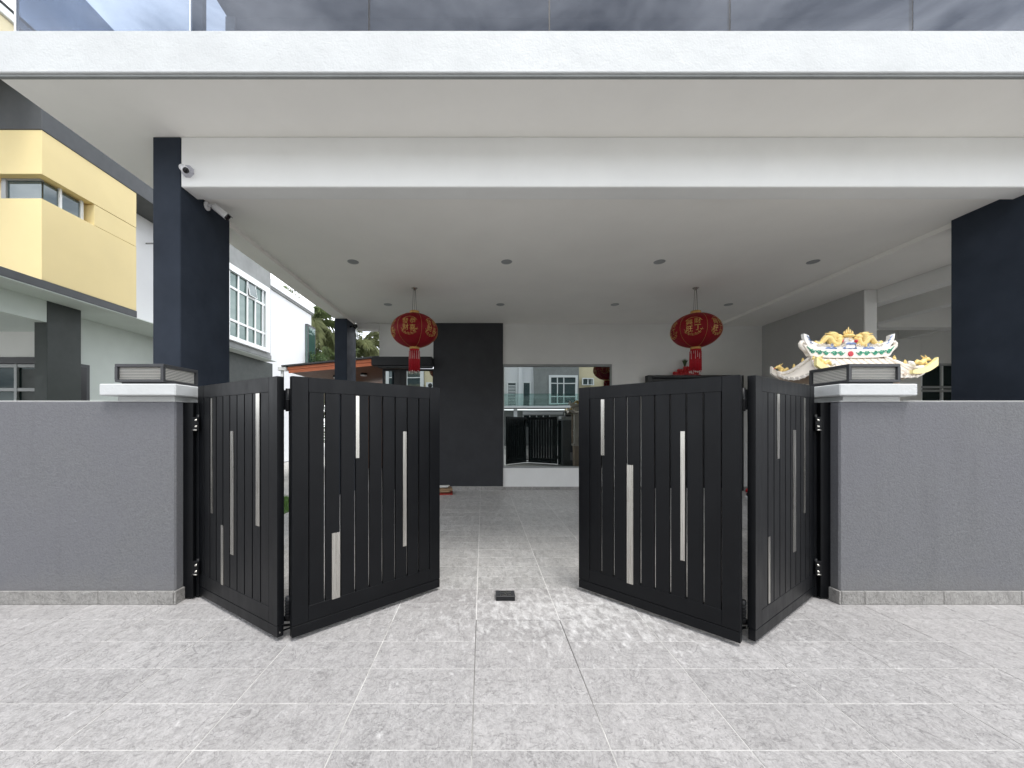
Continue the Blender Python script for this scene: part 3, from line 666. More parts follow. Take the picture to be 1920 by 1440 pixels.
# ------------------------------------------------------------------ shrine roof behind the right wall
def shrine():
    cx, cy = 3.665, 3.86
    t = thing('shrine', 'small painted ceramic shrine roof with two golden dragons behind the right gate pillar', 'shrine', (cx, cy, 0))
    b = MB(); b.box(-.30, .30, -.15, .16, .0, .75, 's_tan', .01); b.box(-.34, .34, -.18, .19, .75, .83, 's_cream', .01); obj('pedestal', b.mesh('pedestal'), t)
    b = MB(); b.box(-.30, .30, -.02, .17, .831, 1.93, 's_cream', .004)
    for sx in (-1, 1): b.tube([(sx * .31, -.16, .831), (sx * .31, -.16, 1.95)], .028, 10, 's_tan')
    obj('cabinet', b.mesh('cabinet'), t)
    HX, HY = .515, .262
    def top(x, y):
        hy = abs(y) / HY; hx = max(0, (abs(x) - .36) / (HX - .36)); d = max(hy, hx)
        return 1.975 + .205 * (1 - d) ** 1.25 + .085 * (hx * hy) ** 2 * max(0, hx) + .012 * (abs(x) / HX) ** 3
    nx, ny = 48, 24; b = MB(); im, iu = b.mi('s_cream'), b.mi('s_tan'); G, H = [], []
    for i in range(nx + 1):
        x = -HX + 2 * HX * i / nx; G.append([b.bm.verts.new((x, -HY + 2 * HY * j / ny, top(x, -HY + 2 * HY * j / ny))) for j in range(ny + 1)])
        H.append([b.bm.verts.new((x, -HY + 2 * HY * j / ny, top(x, -HY + 2 * HY * j / ny) - .028)) for j in range(ny + 1)])
    for i in range(nx):
        for j in range(ny):
            f = b.bm.faces.new([G[i][j], G[i + 1][j], G[i + 1][j + 1], G[i][j + 1]]); f.material_index = im; f.smooth = True
            f = b.bm.faces.new([H[i][j], H[i][j + 1], H[i + 1][j + 1], H[i + 1][j]]); f.material_index = iu
    for i in range(nx):
        for j in (0, ny): f = b.bm.faces.new([G[i][j], G[i + 1][j], H[i + 1][j], H[i][j]]); f.material_index = im
    for j in range(ny):
        for i in (0, nx): f = b.bm.faces.new([G[i][j], G[i][j + 1], H[i][j + 1], H[i][j]]); f.material_index = im
    roof = obj('roof', b.mesh('roof'), t)
    for s in (-1, 1):
        for k in range(13):
            x = -.42 + .07 * k; rr = .013
            if abs(x) > .36: ys = [.30 * HY + .72 * HY * q / 6 for q in range(7)]
            else: ys = [.10 * HY + .92 * HY * q / 8 for q in range(9)]
            b = MB(); b.tube([(x, s * y, top(x, s * min(y, HY)) + .004) for y in ys], rr, 6, 's_cream'); b.tube([(x, s * ys[-1], top(x, s * HY) + .004), (x, s * (ys[-1] + .006), top(x, s * HY) + .004)], .016, 8, 's_tan')
            obj('tile_roll', b.mesh('tile_roll'), roof)
    # yellow upturned corner eaves
    for sx in (-1, 1):
        for sy in (-1, 1):
            b = MB(); pts = []
            for q in range(8):
                u = q / 7; x = .33 + (.235) * u; y = .25 - .0 + .03 * u; z = 1.985 - .012 * math.sin(u * 2.2) + .085 * u ** 2.2; pts.append((sx * x, sy * y, z))
            for a, c in zip(pts, pts[1:]): pass
            prof = [(p[0], p[2]) for p in pts]; up_ = [(p[0], p[2] + .034 + .006 * k_) for k_, p in enumerate(pts)]
            poly = prof + up_[::-1]
            b.prism(poly, 'y', sy * .262, sy * .292, 's_yellow' if sy < 0 else 's_cream'); obj('corner_eave', b.mesh('corner_eave'), roof)
            # crouching gilt beast on each corner
            b = MB(); X, Y, Zb = sx * .45, sy * .245, 2.058
            b.ball((X, Y, Zb - .012), .03, 's_white', (1.7, 1, .7)); b.tube([(X - sx * .06, Y, Zb + .015), (X - sx * .03, Y, Zb + .045), (X + sx * .005, Y, Zb + .025), (X + sx * .03, Y, Zb + .05), (X + sx * .05, Y, Zb + .062)], [.010, .02, .022, .022, .018], 8, 's_gold')
            b.ball((X + sx * .055, Y, Zb + .066), .024, 's_gold', (1.25, 1, .9)); b.ball((X + sx * .085, Y, Zb + .058), .012, 's_gold', (1.4, 1, .8))
            for e in (-1, 1): b.tube([(X + sx * .045, Y + e * .012, Zb + .08), (X + sx * .022, Y + e * .016, Zb + .105)], [.007, .002], 5, 's_gold')
            b.ball((X + sx * .098, Y, Zb + .05), .007, 's_red'); b.tube([(X - sx * .06, Y, Zb + .01), (X - sx * .085, Y, Zb + .03), (X - sx * .11, Y, Zb + .045)], [.016, .02, .008], 6, 's_white')
            for e in (-1, 1): b.tube([(X + sx * .03, Y + e * .014, Zb + .04), (X + sx * .05, Y + e * .018, Zb + .005)], [.009, .007], 5, 's_gold')
            obj('corner_beast', b.mesh('corner_beast'), roof)
    for s in (-1, 1):
        for e in (-1, 1):
            b = MB(); pts = []
            for q in range(9):
                u = q / 8; x = s * (.36 + (HX - .365) * u); y = e * (HY * u * .98); pts.append((x, y, top(x, y) + .012))
            b.tube(pts, [.016, .017, .018, .019, .02, .02, .02, .02, .016], 8, 's_cream')
            for q in (2, 4): b.ball((pts[q][0], pts[q][1], pts[q][2] + .024), .015, 's_gold', (1, 1, 1.2)); b.ball((pts[q][0], pts[q][1], pts[q][2] + .046), .009, 's_gold')
            obj('hip_roll', b.mesh('hip_roll'), roof)
        b = MB()
        for q in range(8):
            y = -HY * .85 + 2 * HY * .85 * q / 7; x = s * HX; b.ball((x, y, top(x, y) - .018), .02, 's_cream', (.35, .8, 1))
        for q in range(15): x = -.40 + .8 * q / 14; b.ball((x, s * HY, top(x, s * HY) - .018), .019, 's_cream', (.8, .35, 1))
        obj('drip_tiles', b.mesh('drip_tiles'), roof)['kind'] = 'stuff'
    # ridge: curved band with curled ends
    def rz(x): return .085 * (abs(x) / .47) ** 4
    N = 24; lo, hi = [], []
    for k in range(N + 1):
        x = -.47 + .94 * k / N; lo.append((x * .84, 2.176 + rz(x) * .25)); hi.append((x, 2.262 + rz(x) * .6))
    b = MB(); b.prism(lo + hi[::-1], 'y', -.028, .028, 's_cream')
    for s in (-1, 1):
        b.tube([(s * .415, 0, 2.240), (s * .448, 0, 2.268), (s * .474, 0, 2.300), (s * .478, 0, 2.325), (s * .466, 0, 2.340), (s * .450, 0, 2.338), (s * .444, 0, 2.324)], [.016, .019, .020, .019, .017, .015, .012], 12, 's_cream')
    ridge = obj('ridge', b.mesh('ridge'), t)
    b = MB()
    def spiral(cx_, cz_, r0, turns, s, th):
        n = int(18 * turns); return [(cx_ + s * r0 * (1 - .8 * q / n) * math.cos(6.283 * turns * q / n + 1.6), -.031, cz_ + r0 * (1 - .8 * q / n) * math.sin(6.283 * turns * q / n + 1.6)) for q in range(n + 1)]
    for s in (-1, 1):
        for k, x in enumerate((.09, .16, .24, .31, .375)):
            zc = 2.218 + rz(x) * .6; b.tube(spiral(s * x, zc, .021, 1.3, s * (1 if k % 2 else -1), .005), [.0052] * 0 or .0048, 5, 's_green')
            b.tube([(s * (x - .035), -.031, zc + .012), (s * x, -.031, zc - .016 + .004 * k), (s * (x + .035), -.031, zc + .014)], [.003, .006, .003], 5, 's_green')
            b.tube([(s * (x + .01), -.031, zc + .02), (s * (x + .035), -.031, zc + .002)], [.007, .002], 5, 's_green')
        b.tube([(s * .39, -.031, 2.245), (s * .42, -.031, 2.275), (s * .435, -.031, 2.292)], [.006, .005, .002], 5, 's_green')
    obj('green_scroll', b.mesh('green_scroll'), ridge)
    b = MB(); b.lathe([(.020, 0), (.026, .001), (.026, .006), (.020, .007)], 16, m='s_red', mat=Matrix.Translation((0, -.0285, 2.215)) @ Matrix.Rotation(R(90), 4, 'X'))
    b.tube([(-.010, -.034, 2.205), (.010, -.034, 2.225)], .003, 5, 's_red'); b.tube([(-.010, -.034, 2.225), (.010, -.034, 2.205)], .003, 5, 's_red')
    obj('medallion', b.mesh('medallion'), ridge)
    # crest: white sub-ridge with blue waves, tails at each end
    lo = [(-.38 + .76 * k / 20, 2.262 + rz(-.38 + .76 * k / 20) * .55) for k in range(21)]; hi = [(x, z + .034 + .03 * (abs(x) / .38) ** 4) for x, z in lo]
    b = MB(); b.prism(lo + hi[::-1], 'y', -.022, .022, 's_white')
    for s in (-1, 1): b.prism([(s * .345, 2.30), (s * .372, 2.32), (s * .40, 2.355), (s * .405, 2.40), (s * .43, 2.412), (s * .455, 2.42), (s * .452, 2.38), (s * .435, 2.33), (s * .40, 2.285)], 'y', -.018, .018, 's_white')
    crest = obj('crest', b.mesh('crest'), t)
    def arcs(x, z, r, n=3, y=-.024):
        b = MB()
        for k in range(n): b.tube([(x + r * (1 - .27 * k) * math.cos(R(a)), y, z + r * .62 * (1 - .27 * k) * math.sin(R(a))) for a in range(10, 171, 20)], .0042, 4, 's_blue')
        obj('blue_wave', b.mesh('blue_wave'), crest)
    for x, r in ((-.16, .03), (-.215, .03), (.16, .03), (.215, .03), (-.03, .04), (.03, .04)): arcs(x, 2.262, r)
    for x in (-.022, .022): arcs(x, 2.305, .03, 3, -.036)
    for s in (-1, 1):
        b = MB()
        for q in (0, 1, 2): b.tube([(s * (.365 + .02 * q), -.021, 2.315 + .03 * q), (s * (.395 + .015 * q), -.021, 2.335 + .032 * q)], .0045, 4, 's_blue')
        obj('tail_scale', b.mesh('tail_scale'), crest)
    for s in (-1, 1):
        for k, x in enumerate((.10, .19, .285)):
            b = MB()
            for q in range(4): b.tube([(s * (x + .022 * (q - 1.5)) + .013 * (1 - .06 * w) * math.cos(.7 * w + q), -.026, 2.296 + rz(x) * .5 + .006 * (q % 2) + .013 * (1 - .06 * w) * math.sin(.7 * w + q)) for w in range(9)], .0042, 4, 's_blue' if q == 1 and k == 1 else 's_cream')
            obj('cloud_scroll', b.mesh('cloud_scroll'), crest)
    # pearl stand and flame in the middle
    b = MB(); b.ball((0, 0, 2.345), .052, 's_white', (1.1, .62, 1)); b.box(-.05, .05, -.03, .03, 2.268, 2.33, 's_white', .008); b.tube([(.018 * math.cos(R(a)), -.033, 2.362 + .016 * math.sin(R(a))) for a in range(0, 361, 30)], .003, 4, 's_gold')
    for s in (-1, 1): b.ball((s * .072, -.012, 2.345), .017, 's_red'); b.ball((s * .072, -.002, 2.345), .022, 's_cream', (1, .6, 1))
    obj('pearl', b.mesh('pearl'), t)
    b = MB(); b.lathe([(.03, 0), (.055, .006), (.05, .022), (.025, .03)], 14, c=(0, 0, 2.385), m='s_gold')
    for x, h, w in ((0, .075, .014), (-.02, .052, .011), (.02, .052, .011), (-.04, .036, .010), (.04, .036, .010)): b.tube([(x * .7, -.004, 2.405), (x * 1.1, -.004, 2.41 + h * .5), (x * 1.0 + .004, -.004, 2.415 + h)], [w, w * .8, .002], 7, 's_gold')
    obj('flame', b.mesh('flame'), t)
    # a sinuous dragon on either side facing the pearl
    for s in (-1, 1):
        b = MB(); path = [(.335, 2.345), (.31, 2.318), (.28, 2.318), (.25, 2.35), (.225, 2.382), (.19, 2.372), (.165, 2.335), (.14, 2.31), (.115, 2.315), (.10, 2.345), (.095, 2.375)]
        pts = []
        for a, c in zip(path, path[1:]):
            for q in (0, .5): pts.append((s * (a[0] + (c[0] - a[0]) * q), -.004, a[1] + (c[1] - a[1]) * q))
        pts.append((s * path[-1][0], -.004, path[-1][1])); n = len(pts)
        b.tube(pts, [.013 + .019 * min(1, 2.2 * k / n) for k in range(n)], 9, 's_gold')
        for k in range(2, n - 4, 1): p = pts[k]; b.tube([(p[0], -.004, p[2] + .018), (p[0] + s * .008, -.004, p[2] + .034)], [.008, .002], 4, 's_cream')
        body = obj('dragon', b.mesh('dragon'), t)
        b = MB(); b.ball((s * .10, -.006, 2.388), .036, 's_gold', (1.1, .8, .85)); b.ball((s * .072, -.008, 2.375), .017, 's_gold', (1.4, .8, .7)); b.ball((s * .074, -.008, 2.352), .012, 's_gold', (1.5, .7, .6))
        for (a, c, e) in ((.125, 2.40, .24), (.125, 2.385, .225), (.13, 2.368, .205), (.13, 2.35, .185), (.12, 2.41, .20)): b.tube([(s * a, -.012, c), (s * (a + e) / 2, -.016, c + .012), (s * e, -.012, c + .028 - (2.41 - c) * .5)], [.018, .017, .003], 6, 's_gold')
        for e in (-1, 1): b.tube([(s * .105, e * .014, 2.405), (s * .14, e * .016, 2.432), (s * .17, e * .014, 2.436)], [.007, .005, .002], 5, 's_gold')
        b.tube([(s * .15, -.02, 2.32), (s * .16, -.03, 2.295), (s * .145, -.034, 2.285)], [.01, .008, .005], 5, 's_gold')
        obj('dragon_head', b.mesh('dragon_head'), body)
shrine()

# ------------------------------------------------------------------ small things on the porch
t = thing('festive_ornament', 'red beaded new year ornament with green leaves on the ledge over the black door', 'ornament', (4.70, 8.905, 2.6605))
b = MB()
for k in range(9): b.ball((-.26 + .065 * k, -.01, .05), .043, 'red_paint')
for k in range(6): b.ball((-.16 + .065 * k, 0, .115), .04, 'red_paint')
for k in range(3): b.ball((-.02 + .06 * k, 0, .18), .038, 'red_paint')
b.box(-.30, .32, -.05, .05, 0, .018, 'red_paint', .004); obj('beads', b.mesh('beads'), t)
b = MB()
for k in range(7): a = -1 + k / 3; b.tube([(-.02, 0, .19), (-.02 + .03 * a, 0, .30), (-.02 + .075 * a, -.01, .40 - .04 * abs(a))], [.008, .016, .002], 4, 'leaf')
obj('leaves', b.mesh('leaves'), t)
t = thing('cardboard_stack', 'loose pile of folded cardboard on the floor beside the charcoal wall', 'cardboard', (-.90, 8.45, 0))
for k, (m, w, d, h, a) in enumerate((('card_red', .44, .30, .05, 4), ('card', .46, .32, .045, -7), ('card', .40, .28, .05, 12), ('paper', .34, .26, .03, -4))):
    o = obj('sheet', MB().box(-w / 2, w / 2, -d / 2, d / 2, 0, h * .8, m, .004).mesh('sheet'), t, (.02 * (-1) ** k, .01 * k, .001 + .049 * k)); o.rotation_euler = (R(2.5 * (-1) ** k), R(2 * (-1) ** k), R(a))
t = thing('slipper', 'red slipper on the porch floor seen between the leaves of the right gate', 'slipper', (5.95, 8.55, 0), R(75))
b = MB(); b.prism([(-.13, -.03), (-.11, -.045), (.04, -.04), (.12, -.05), (.145, 0), (.12, .05), (.04, .042), (-.11, .045), (-.13, .03)], 'z', .001, .026, 'red_paint'); obj('sole', b.mesh('sole'), t)
b = MB(); b.tube([(.07, -.05, .02), (.075, -.038, .07), (.08, 0, .088), (.075, .038, .07), (.07, .05, .02)], .022, 8, 'red_paint'); obj('strap', b.mesh('strap'), t)
t = thing('shoe', 'dark shoe with a white sole on the porch floor behind the right gate fold', 'shoe', (5.62, 8.02, 0), R(10))
b = MB(); b.prism([(-.14, -.035), (-.12, -.045), (.05, -.042), (.13, -.045), (.15, 0), (.13, .045), (.05, .042), (-.12, .045), (-.14, .035)], 'z', .001, .028, 'plastic_white'); obj('sole', b.mesh('sole'), t)
b = MB(); b.ball((.07, 0, .045), .05, 'dark_shoe', (1.5, .85, .8)); b.ball((-.06, 0, .065), .055, 'dark_shoe', (1.4, .75, 1.0)); obj('upper', b.mesh('upper'), t)

# ------------------------------------------------------------------ left neighbour: yellow house and its grey and white wing
ny = thing('neighbour_house', 'yellow and white two storey house with dark grey eaves, left of the porch', 'house', (-9.5, 8, 0))
XN = -7.5
bx('upper_wall', ny, -15, XN, 6.54, 8.33, 3.985, 5.366, 'yellow', .004)
bx('upper_wall', ny, -15, XN, 6.54, 8.33, 5.782, 6.53, 'yellow', .004)
bx('wall_band', ny, -8.4, XN - .003, 7.43, 8.327, 5.374, 5.774, 'yellow', .003)
bx('window_reveal', ny, -15, -7.72, 6.76, 7.44, 5.367, 5.781, 'cream', 0)
wn_ = bx('window', ny, -7.66, -7.65, 6.70, 7.32, 5.40, 5.75, 'glass_far', 0)
bx('window_frame', wn_, -7.665, -7.62, 6.93, 6.97, 5.368, 5.78, 'frame_white', .002); bx('window_frame', wn_, -7.665, -7.62, 7.30, 7.345, 5.368, 5.78, 'frame_white', .002)
wn_ = bx('window', ny, -8.25, -7.667, 6.68, 6.69, 5.40, 5.75, 'glass_far', 0)
bx('window_frame', wn_, -8.33, -8.25, 6.65, 6.69, 5.368, 5.78, 'frame_grey', .002); bx('window_frame', wn_, -8.25, -7.66, 6.66, 6.71, 5.75, 5.78, 'frame_grey', 0)
bx('eave', ny, -15, XN + .012, 6.528, 10.54, 6.532, 7.40, 'darkgrey', .006)
bx('parapet', ny, -10, XN - .02, 4.2, 10.54, 7.402, 7.92, 'cream', .004)
bx('gutter', ny, -10, XN + .03, 4.18, 10.54, 7.922, 8.06, 'frame_white', .01)
bx('gutter', ny, -10, XN + .05, 4.16, 10.54, 8.062, 8.095, 'darkgrey', .004)
bx('porch_slab', ny, -15, XN + .006, 3.2, 8.34, 3.84, 3.98, 'darkgrey', .004)
bx('porch_soffit', ny, -15, XN - .004, 3.2, 14, 3.822, 3.838, 'palegreen', 0)
bx('side_slab', ny, -15, -8.18, 8.345, 10.55, 3.84, 3.98, 'darkgrey', .004)
bx('side_wall', ny, -15, -8.2, 8.335, 10.55, 3.982, 6.53, 'brightwhite', .004)
bx('beam', ny, -8.34, -8.1, 3.2, 7.148, 3.42, 3.8215, 'palegreen', .004)
bx('column', ny, -8.34, -8.1, 7.15, 7.76, 0, 3.8215, 'greygreen', .006)
bx('lower_wall', ny, -8.9, -8.7, 7.77, 14.4, 0, 3.8215, 'palegreen', .003)
bx('door', ny, -8.698, -8.66, 8.12, 8.48, 0, 2.83, 'darkgrey', .004)
bx('door_panel', ny, -8.659, -8.65, 8.12, 8.40, 0, 2.76, 'black', 0)
bx('rear_wall', ny, -16, -8.91, 9.5, 9.7, 3.19, 3.8215, 'greywall', 0)
bx('rear_band', ny, -16, -8.91, 9.47, 9.7, 3.03, 3.188, 'black', 0)
rw = bx('window', ny, -16, -8.91, 9.56, 9.58, .5, 3.028, 'glass_dark', 0)
b = MB()
for x in (-11.55, -13.4, -9.5): b.box(x - .035 + 9.5, x + .035 + 9.5, 1.50, 1.558, .5, 3.027, 'frame_grey', .003)
for z in (2.39, 2.98): b.box(-16 + 9.5, -8.915 + 9.5, 1.51, 1.557, z - .04, z + .04, 'frame_grey', .003)
obj('window_frame', b.mesh('window_frame'), rw)
bx('rear_wall', ny, -16, -8.91, 9.5, 9.7, 0, .499, 'greywall', 0)
bx('window_curtain', ny, -11.45, -10.9, 9.552, 9.559, .9, 2.9, 'greygreen', 0)
# grey bay with the white grid window
bx('bay_wall', ny, -12, XN, 10.56, 13.6, 3.98, 7.35, 'cement', .005)
bx('bay_soffit', ny, -9, XN + .02, 10.55, 13.62, 3.842, 3.978, 'cement', .004)
bx('lower_wall', ny, -8.69, -7.9, 10.9, 14.46, 0, 3.8215, 'greygreen', .003)
gw = bx('window', ny, XN + .012, XN + .02, 11.1, 13.25, 4.15, 6.1, 'glass_green', 0)
b = MB(); ox, oy = 9.5, -8
def wb(y0, y1, z0, z1, d0=.003, d1=.10): b.box(XN + d0 + ox, XN + d1 + ox, y0 + oy, y1 + oy, z0, z1, 'frame_white', .003)
wb(13.16, 13.40, 4.03, 6.27); wb(11.0, 11.2, 4.03, 6.27); wb(11.2, 13.16, 6.08, 6.27); wb(11.2, 13.16, 4.03, 4.16)
for y in (11.3, 11.73, 12.18, 12.6, 13.03): wb(y - .03, y + .03, 4.165, 6.075, .022, .06)
for z in (5.61, 4.64): wb(11.201, 13.155, z - .035, z + .035, .022, .055)
obj('window_frame', b.mesh('window_frame'), gw)
b = MB(); b.box(0, .012, -.19, .19, -.21, .21, 'glass_far'); b.box(.002, .02, -.20, -.185, -.22, .22, 'frame_white'); b.box(.002, .02, .185, .20, -.22, .22, 'frame_white'); b.box(.002, .02, -.185, .185, -.22, -.205, 'frame_white')
s_ = obj('open_sash', b.mesh('open_sash'), gw, (XN + .075 + ox, 12.39 + oy, 5.85)); s_.rotation_euler = (0, R(-9), 0)
# white end wing
bx('end_wall', ny, -12, -8.2, 13.61, 18.4, 0, 7.1, 'brightwhite', .006)
bx('parapet_lip', ny, -12, -8.08, 13.61, 18.46, 6.86, 7.13, 'brightwhite', .01)
bx('drip_band', ny, -12, -8.13, 13.61, 18.42, 6.78, 6.858, 'cement', .006)
eb = bx('end_window', ny, -8.199, -8.06, 17.75, 18.55, 4.2, 6.2, 'darkgrey', .006)
bx('pane', eb, -8.12, -8.058, 17.82, 18.48, 4.3, 6.1, 'glass_green', 0); bx('pane', eb, -8.18, -8.08, 17.742, 17.749, 4.3, 6.1, 'glass_green', 0)
bx('wall_spout', ny, -8.25, -8.0, 9.35, 9.38, 5.92, 5.95, 'frame_grey', .004)

# annex with the orange fascia behind the porch
an = thing('annex', 'low annex with orange roof fascia and brown soffit seen past the back column', 'building', (-4, 11, 0))
def slope(name, parent, pts, y0, y1, m):
    o = parent.location; return obj(name, MB().prism([(x - o.x, z - o.z) for x, z in pts], 'y', y0 - o.y, y1 - o.y, m).mesh(name), parent)
slope('fascia', an, [(-5.30, 2.935), (-2.2, 3.205), (-2.2, 3.30), (-5.30, 3.022)], 10.5, 10.54, 'orange')
slope('fascia_top', an, [(-5.32, 3.026), (-2.2, 3.304), (-2.2, 3.40), (-5.32, 3.095)], 10.48, 10.54, 'orange')
slope('roof', an, [(-5.45, 3.10), (-2.2, 3.405), (-2.2, 3.45), (-5.45, 3.135)], 10.40, 14.5, 'darkgrey')
slope('soffit', an, [(-5.28, 2.95), (-2.2, 3.215), (-2.2, 3.24), (-5.28, 2.975)], 10.545, 14.4, 'brown')
bx('back_wall', an, -5.0, -2.2, 13.6, 13.8, 0, 2.9, 'brown', 0)
bx('side_wall', an, -2.75, -2.2, 10.7, 13.59, 0, 3.1, 'brown', 0)
bx('gutter', an, -5.56, -5.33, 10.42, 10.60, 2.99, 3.10, 'frame_white', .015)
b = MB(); b.tube([(-1.47, -.5, 0), (-1.47, -.5, 2.99)], .04, 10, 'frame_white'); obj('downpipe', b.mesh('downpipe'), an)
for x, lab in ((-4.45, 'round white soffit light under the orange fascia, left of the back column'), (-3.62, 'round white soffit light under the orange fascia, right of the back column')):
    zc = 2.95 + (x + 5.28) / 3.08 * .265; t = thing('soffit_light', lab, 'ceiling light', (x, 11.7, zc), group='round lights under the annex soffit')
    obj('cup', MB().lathe([(.05, -.05), (.10, -.05), (.10, -.001), (.05, -.001)], 16, m='black').mesh('cup'), t); obj('lens', MB().lathe([(.02, -.085), (.09, -.082), (.095, -.0505), (.02, -.0505)], 16, m='plastic_white').mesh('lens'), t)

# far white house
fh = thing('far_house', 'small bright white house wall behind the palms, seen over the annex', 'house', (-6.6, 25, 0))
bx('wall', fh, -7.25, -4.5, 24, 28, 0, 5.75, 'brightwhite', .01); bx('parapet', fh, -7.35, -4.4, 23.9, 28, 5.752, 6.1, 'brightwhite', .01)
bx('roof', fh, -5.9, -3.6, 26, 30, 6.1, 7.6, 'palegreen', .02)

# ------------------------------------------------------------------ palms and shrubs behind
def frond_mesh(seed, ln, droop, m, wide=.42):
    rg = random.Random(seed); b = MB(); pts = []; n = 16
    for k in range(n + 1):
        u = k / n; pts.append(Vector((ln * (u - .18 * u * u * droop), 0, ln * (.42 * u - droop * .62 * u * u))))
    b.tube(pts, [.03 * (1 - .85 * k / n) for k in range(n + 1)], 5, m)
    for k in range(3, n * 5):
        u = (k + rg.uniform(-.4, .4)) / (n * 5); j = min(n - 1, int(u * n)); p = pts[j].lerp(pts[j + 1], u * n - j); tg = (pts[j + 1] - pts[j]).normalized()
        l = wide * ln * (.35 + .65 * math.sin(math.pi * min(1, u * .95 + .08))) * rg.uniform(.85, 1.1) * .55; w = .011 * rg.uniform(.7, 1.3) * ln / 3
        for s in (-1, 1):
            out = (Vector((0, s, 0)) * rg.uniform(.55, .95) + tg * rg.uniform(.4, .9) + Vector((0, 0, rg.uniform(-.75, .15)))).normalized(); mid = p + out * l * .55; end = p + out * l + Vector((0, 0, -rg.uniform(.1, .6) * l)); wv = (tg + Vector((rg.uniform(-.6, .6), rg.uniform(-.6, .6), rg.uniform(-.6, .6)))) * w
            b.quad([p, mid + wv, end], m); b.quad([p, end, mid - wv], m)
    return b.mesh('frond', recalc=False)
def palm(x, y, h, label, seeds, ln, mats, count, lean=(0, 0), low=-.9):
    t = thing('palm_tree', label, 'palm tree', (x, y, 0), group='palms behind the houses'); rg = random.Random(seeds)
    b = MB(); pts = [(lean[0] * (u / 8) ** 2, lean[1] * (u / 8) ** 2, h * u / 8) for u in range(9)]; b.tube(pts, [.17 - .06 * u / 8 + (.012 if u % 2 else 0) for u in range(9)], 10, 'bark'); obj('trunk', b.mesh('trunk'), t)
    meshes = [frond_mesh(seeds + q, ln * rg.uniform(.85, 1.1), d, mm) for q, (d, mm) in enumerate([(.7, mats[0]), (1.1, mats[0]), (1.5, mats[1]), (1.9, mats[1])])]
    for k in range(count):
        u = k / (count - 1); me = meshes[min(3, int(u * 4))]; o = obj('frond', me, t, (lean[0], lean[1], h + .05))
        o.rotation_euler = (rg.uniform(-.2, .2), R(-38 + 75 * u) + rg.uniform(-.1, .1), k * 2.399 + rg.uniform(-.2, .2))
palm(-9.5, 21, 7.0, 'palm tree with hanging fronds right behind the white end wall', 11, 3.0, ('frond', 'frond_dry'), 20)
palm(-7.75, 20, 4.3, 'bushy green palm low between the white wing and the back column', 31, 2.3, ('frond', 'frond'), 24)
palm(-6.9, 21.5, 5.9, 'olive fan of palm fronds right of the back column', 51, 2.3, ('frond_dry', 'frond_dry'), 26)
palm(-9.2, 24, 5.4, 'palm farthest back, showing between the white wing and the column', 71, 2.6, ('frond', 'frond'), 20)
def shrub(x, y, r, h, label, seed):
    t = thing('shrub', label, 'shrub', (x, y, 0)); rg = random.Random(seed); b = MB()
    for k in range(7): a = rg.uniform(0, 6.28); b.tube([(0, 0, 0), (.3 * r * math.cos(a), .3 * r * math.sin(a), h * .4), (.7 * r * math.cos(a), .7 * r * math.sin(a), h * .8)], [.05, .035, .01], 5, 'bark')
    obj('stem', b.mesh('stem'), t); b = MB()
    for k in range(2600):
        a, q, z = rg.uniform(0, 6.28), math.sqrt(rg.random()), rg.random(); rr = r * q * (1 - .5 * z * z) * (.8 + .3 * math.sin(a * 3 + z * 5)); p = Vector((rr * math.cos(a), rr * math.sin(a), h * (.15 + .85 * z)))
        d = Vector((rg.uniform(-1, 1), rg.uniform(-1, 1), rg.uniform(-.4, 1))).normalized(); e = d.cross(Vector((rg.uniform(-1, 1), rg.uniform(-1, 1), rg.uniform(-1, 1)))).normalized(); l = rg.uniform(.09, .19)
        b.quad([p, p + d * l * .5 + e * l * .22, p + d * l, p + d * l * .5 - e * l * .22], 'leaf')
    o = obj('foliage', b.mesh('foliage', recalc=False), t)
shrub(-7.9, 18.2, 1.2, 4.9, 'dense green shrub under the palms beside the white end wall', 5)
shrub(-6.2, 18.6, .9, 4.6, 'dark shrub over the annex roof below the olive palm', 9)

# ------------------------------------------------------------------ right neighbour's porch beyond the party wall
rn = thing('adjoining_porch', 'white porch of the adjoining house behind the right column and the shrine', 'building', (10, 9, 0))
bx('rear_wall', rn, 6.76, 11.4, 10, 10.2, 0, 4.3, 'greywall', .003); bx('rear_wall', rn, 11.4, 17, 10, 10.2, 3.12, 4.3, 'greywall', .003)
rw = bx('window', rn, 11.42, 17, 10.06, 10.07, .5, 3.08, 'glass_dark', 0)
b = MB()
for z0, z1 in ((3.06, 3.115), (2.47, 2.53), (2.38, 2.44)): b.box(1.41, 7, 1.0, 1.058, z0, z1, 'frame_grey', .003)
for x in (1.405, 1.95, 3.2): b.box(x, x + .035, 1.004, 1.056, .5, 3.06, 'frame_white', .002)
obj('window_frame', b.mesh('window_frame'), rw)
bx('rear_wall', rn, 11.4, 17, 10, 10.2, 0, .499, 'greywall', 0)
bx('porch_beam', rn, 6.76, 7.0, 3.97, 9.99, 3.60, 4.319, 'greywall', .004)
bx('porch_beam', rn, 8.6, 8.85, 3.97, 9.99, 3.75, 4.319, 'greywall', .004)
bx('porch_beam', rn, 10.8, 11.05, 3.97, 9.99, 3.75, 4.319, 'greywall', .004)
bx('cross_beam', rn, 7.005, 8.595, 8.6, 8.85, 3.70, 4.318, 'greywall', .004); bx('cross_beam', rn, 8.855, 10.795, 8.6, 8.85, 3.70, 4.318, 'greywall', .004)
bx('porch_roof', rn, 6.76, 17, 9.205, 10.3, 4.322, 4.6, 'greywall', 0)
bx('end_wall', rn, 13, 13.2, 3.5, 10, 0, 4.6, 'white', .003)
bx('porch_pavement', rn, 8.35, 13, 3.66, 9.99, -.025, -.002, 'paving', 0)

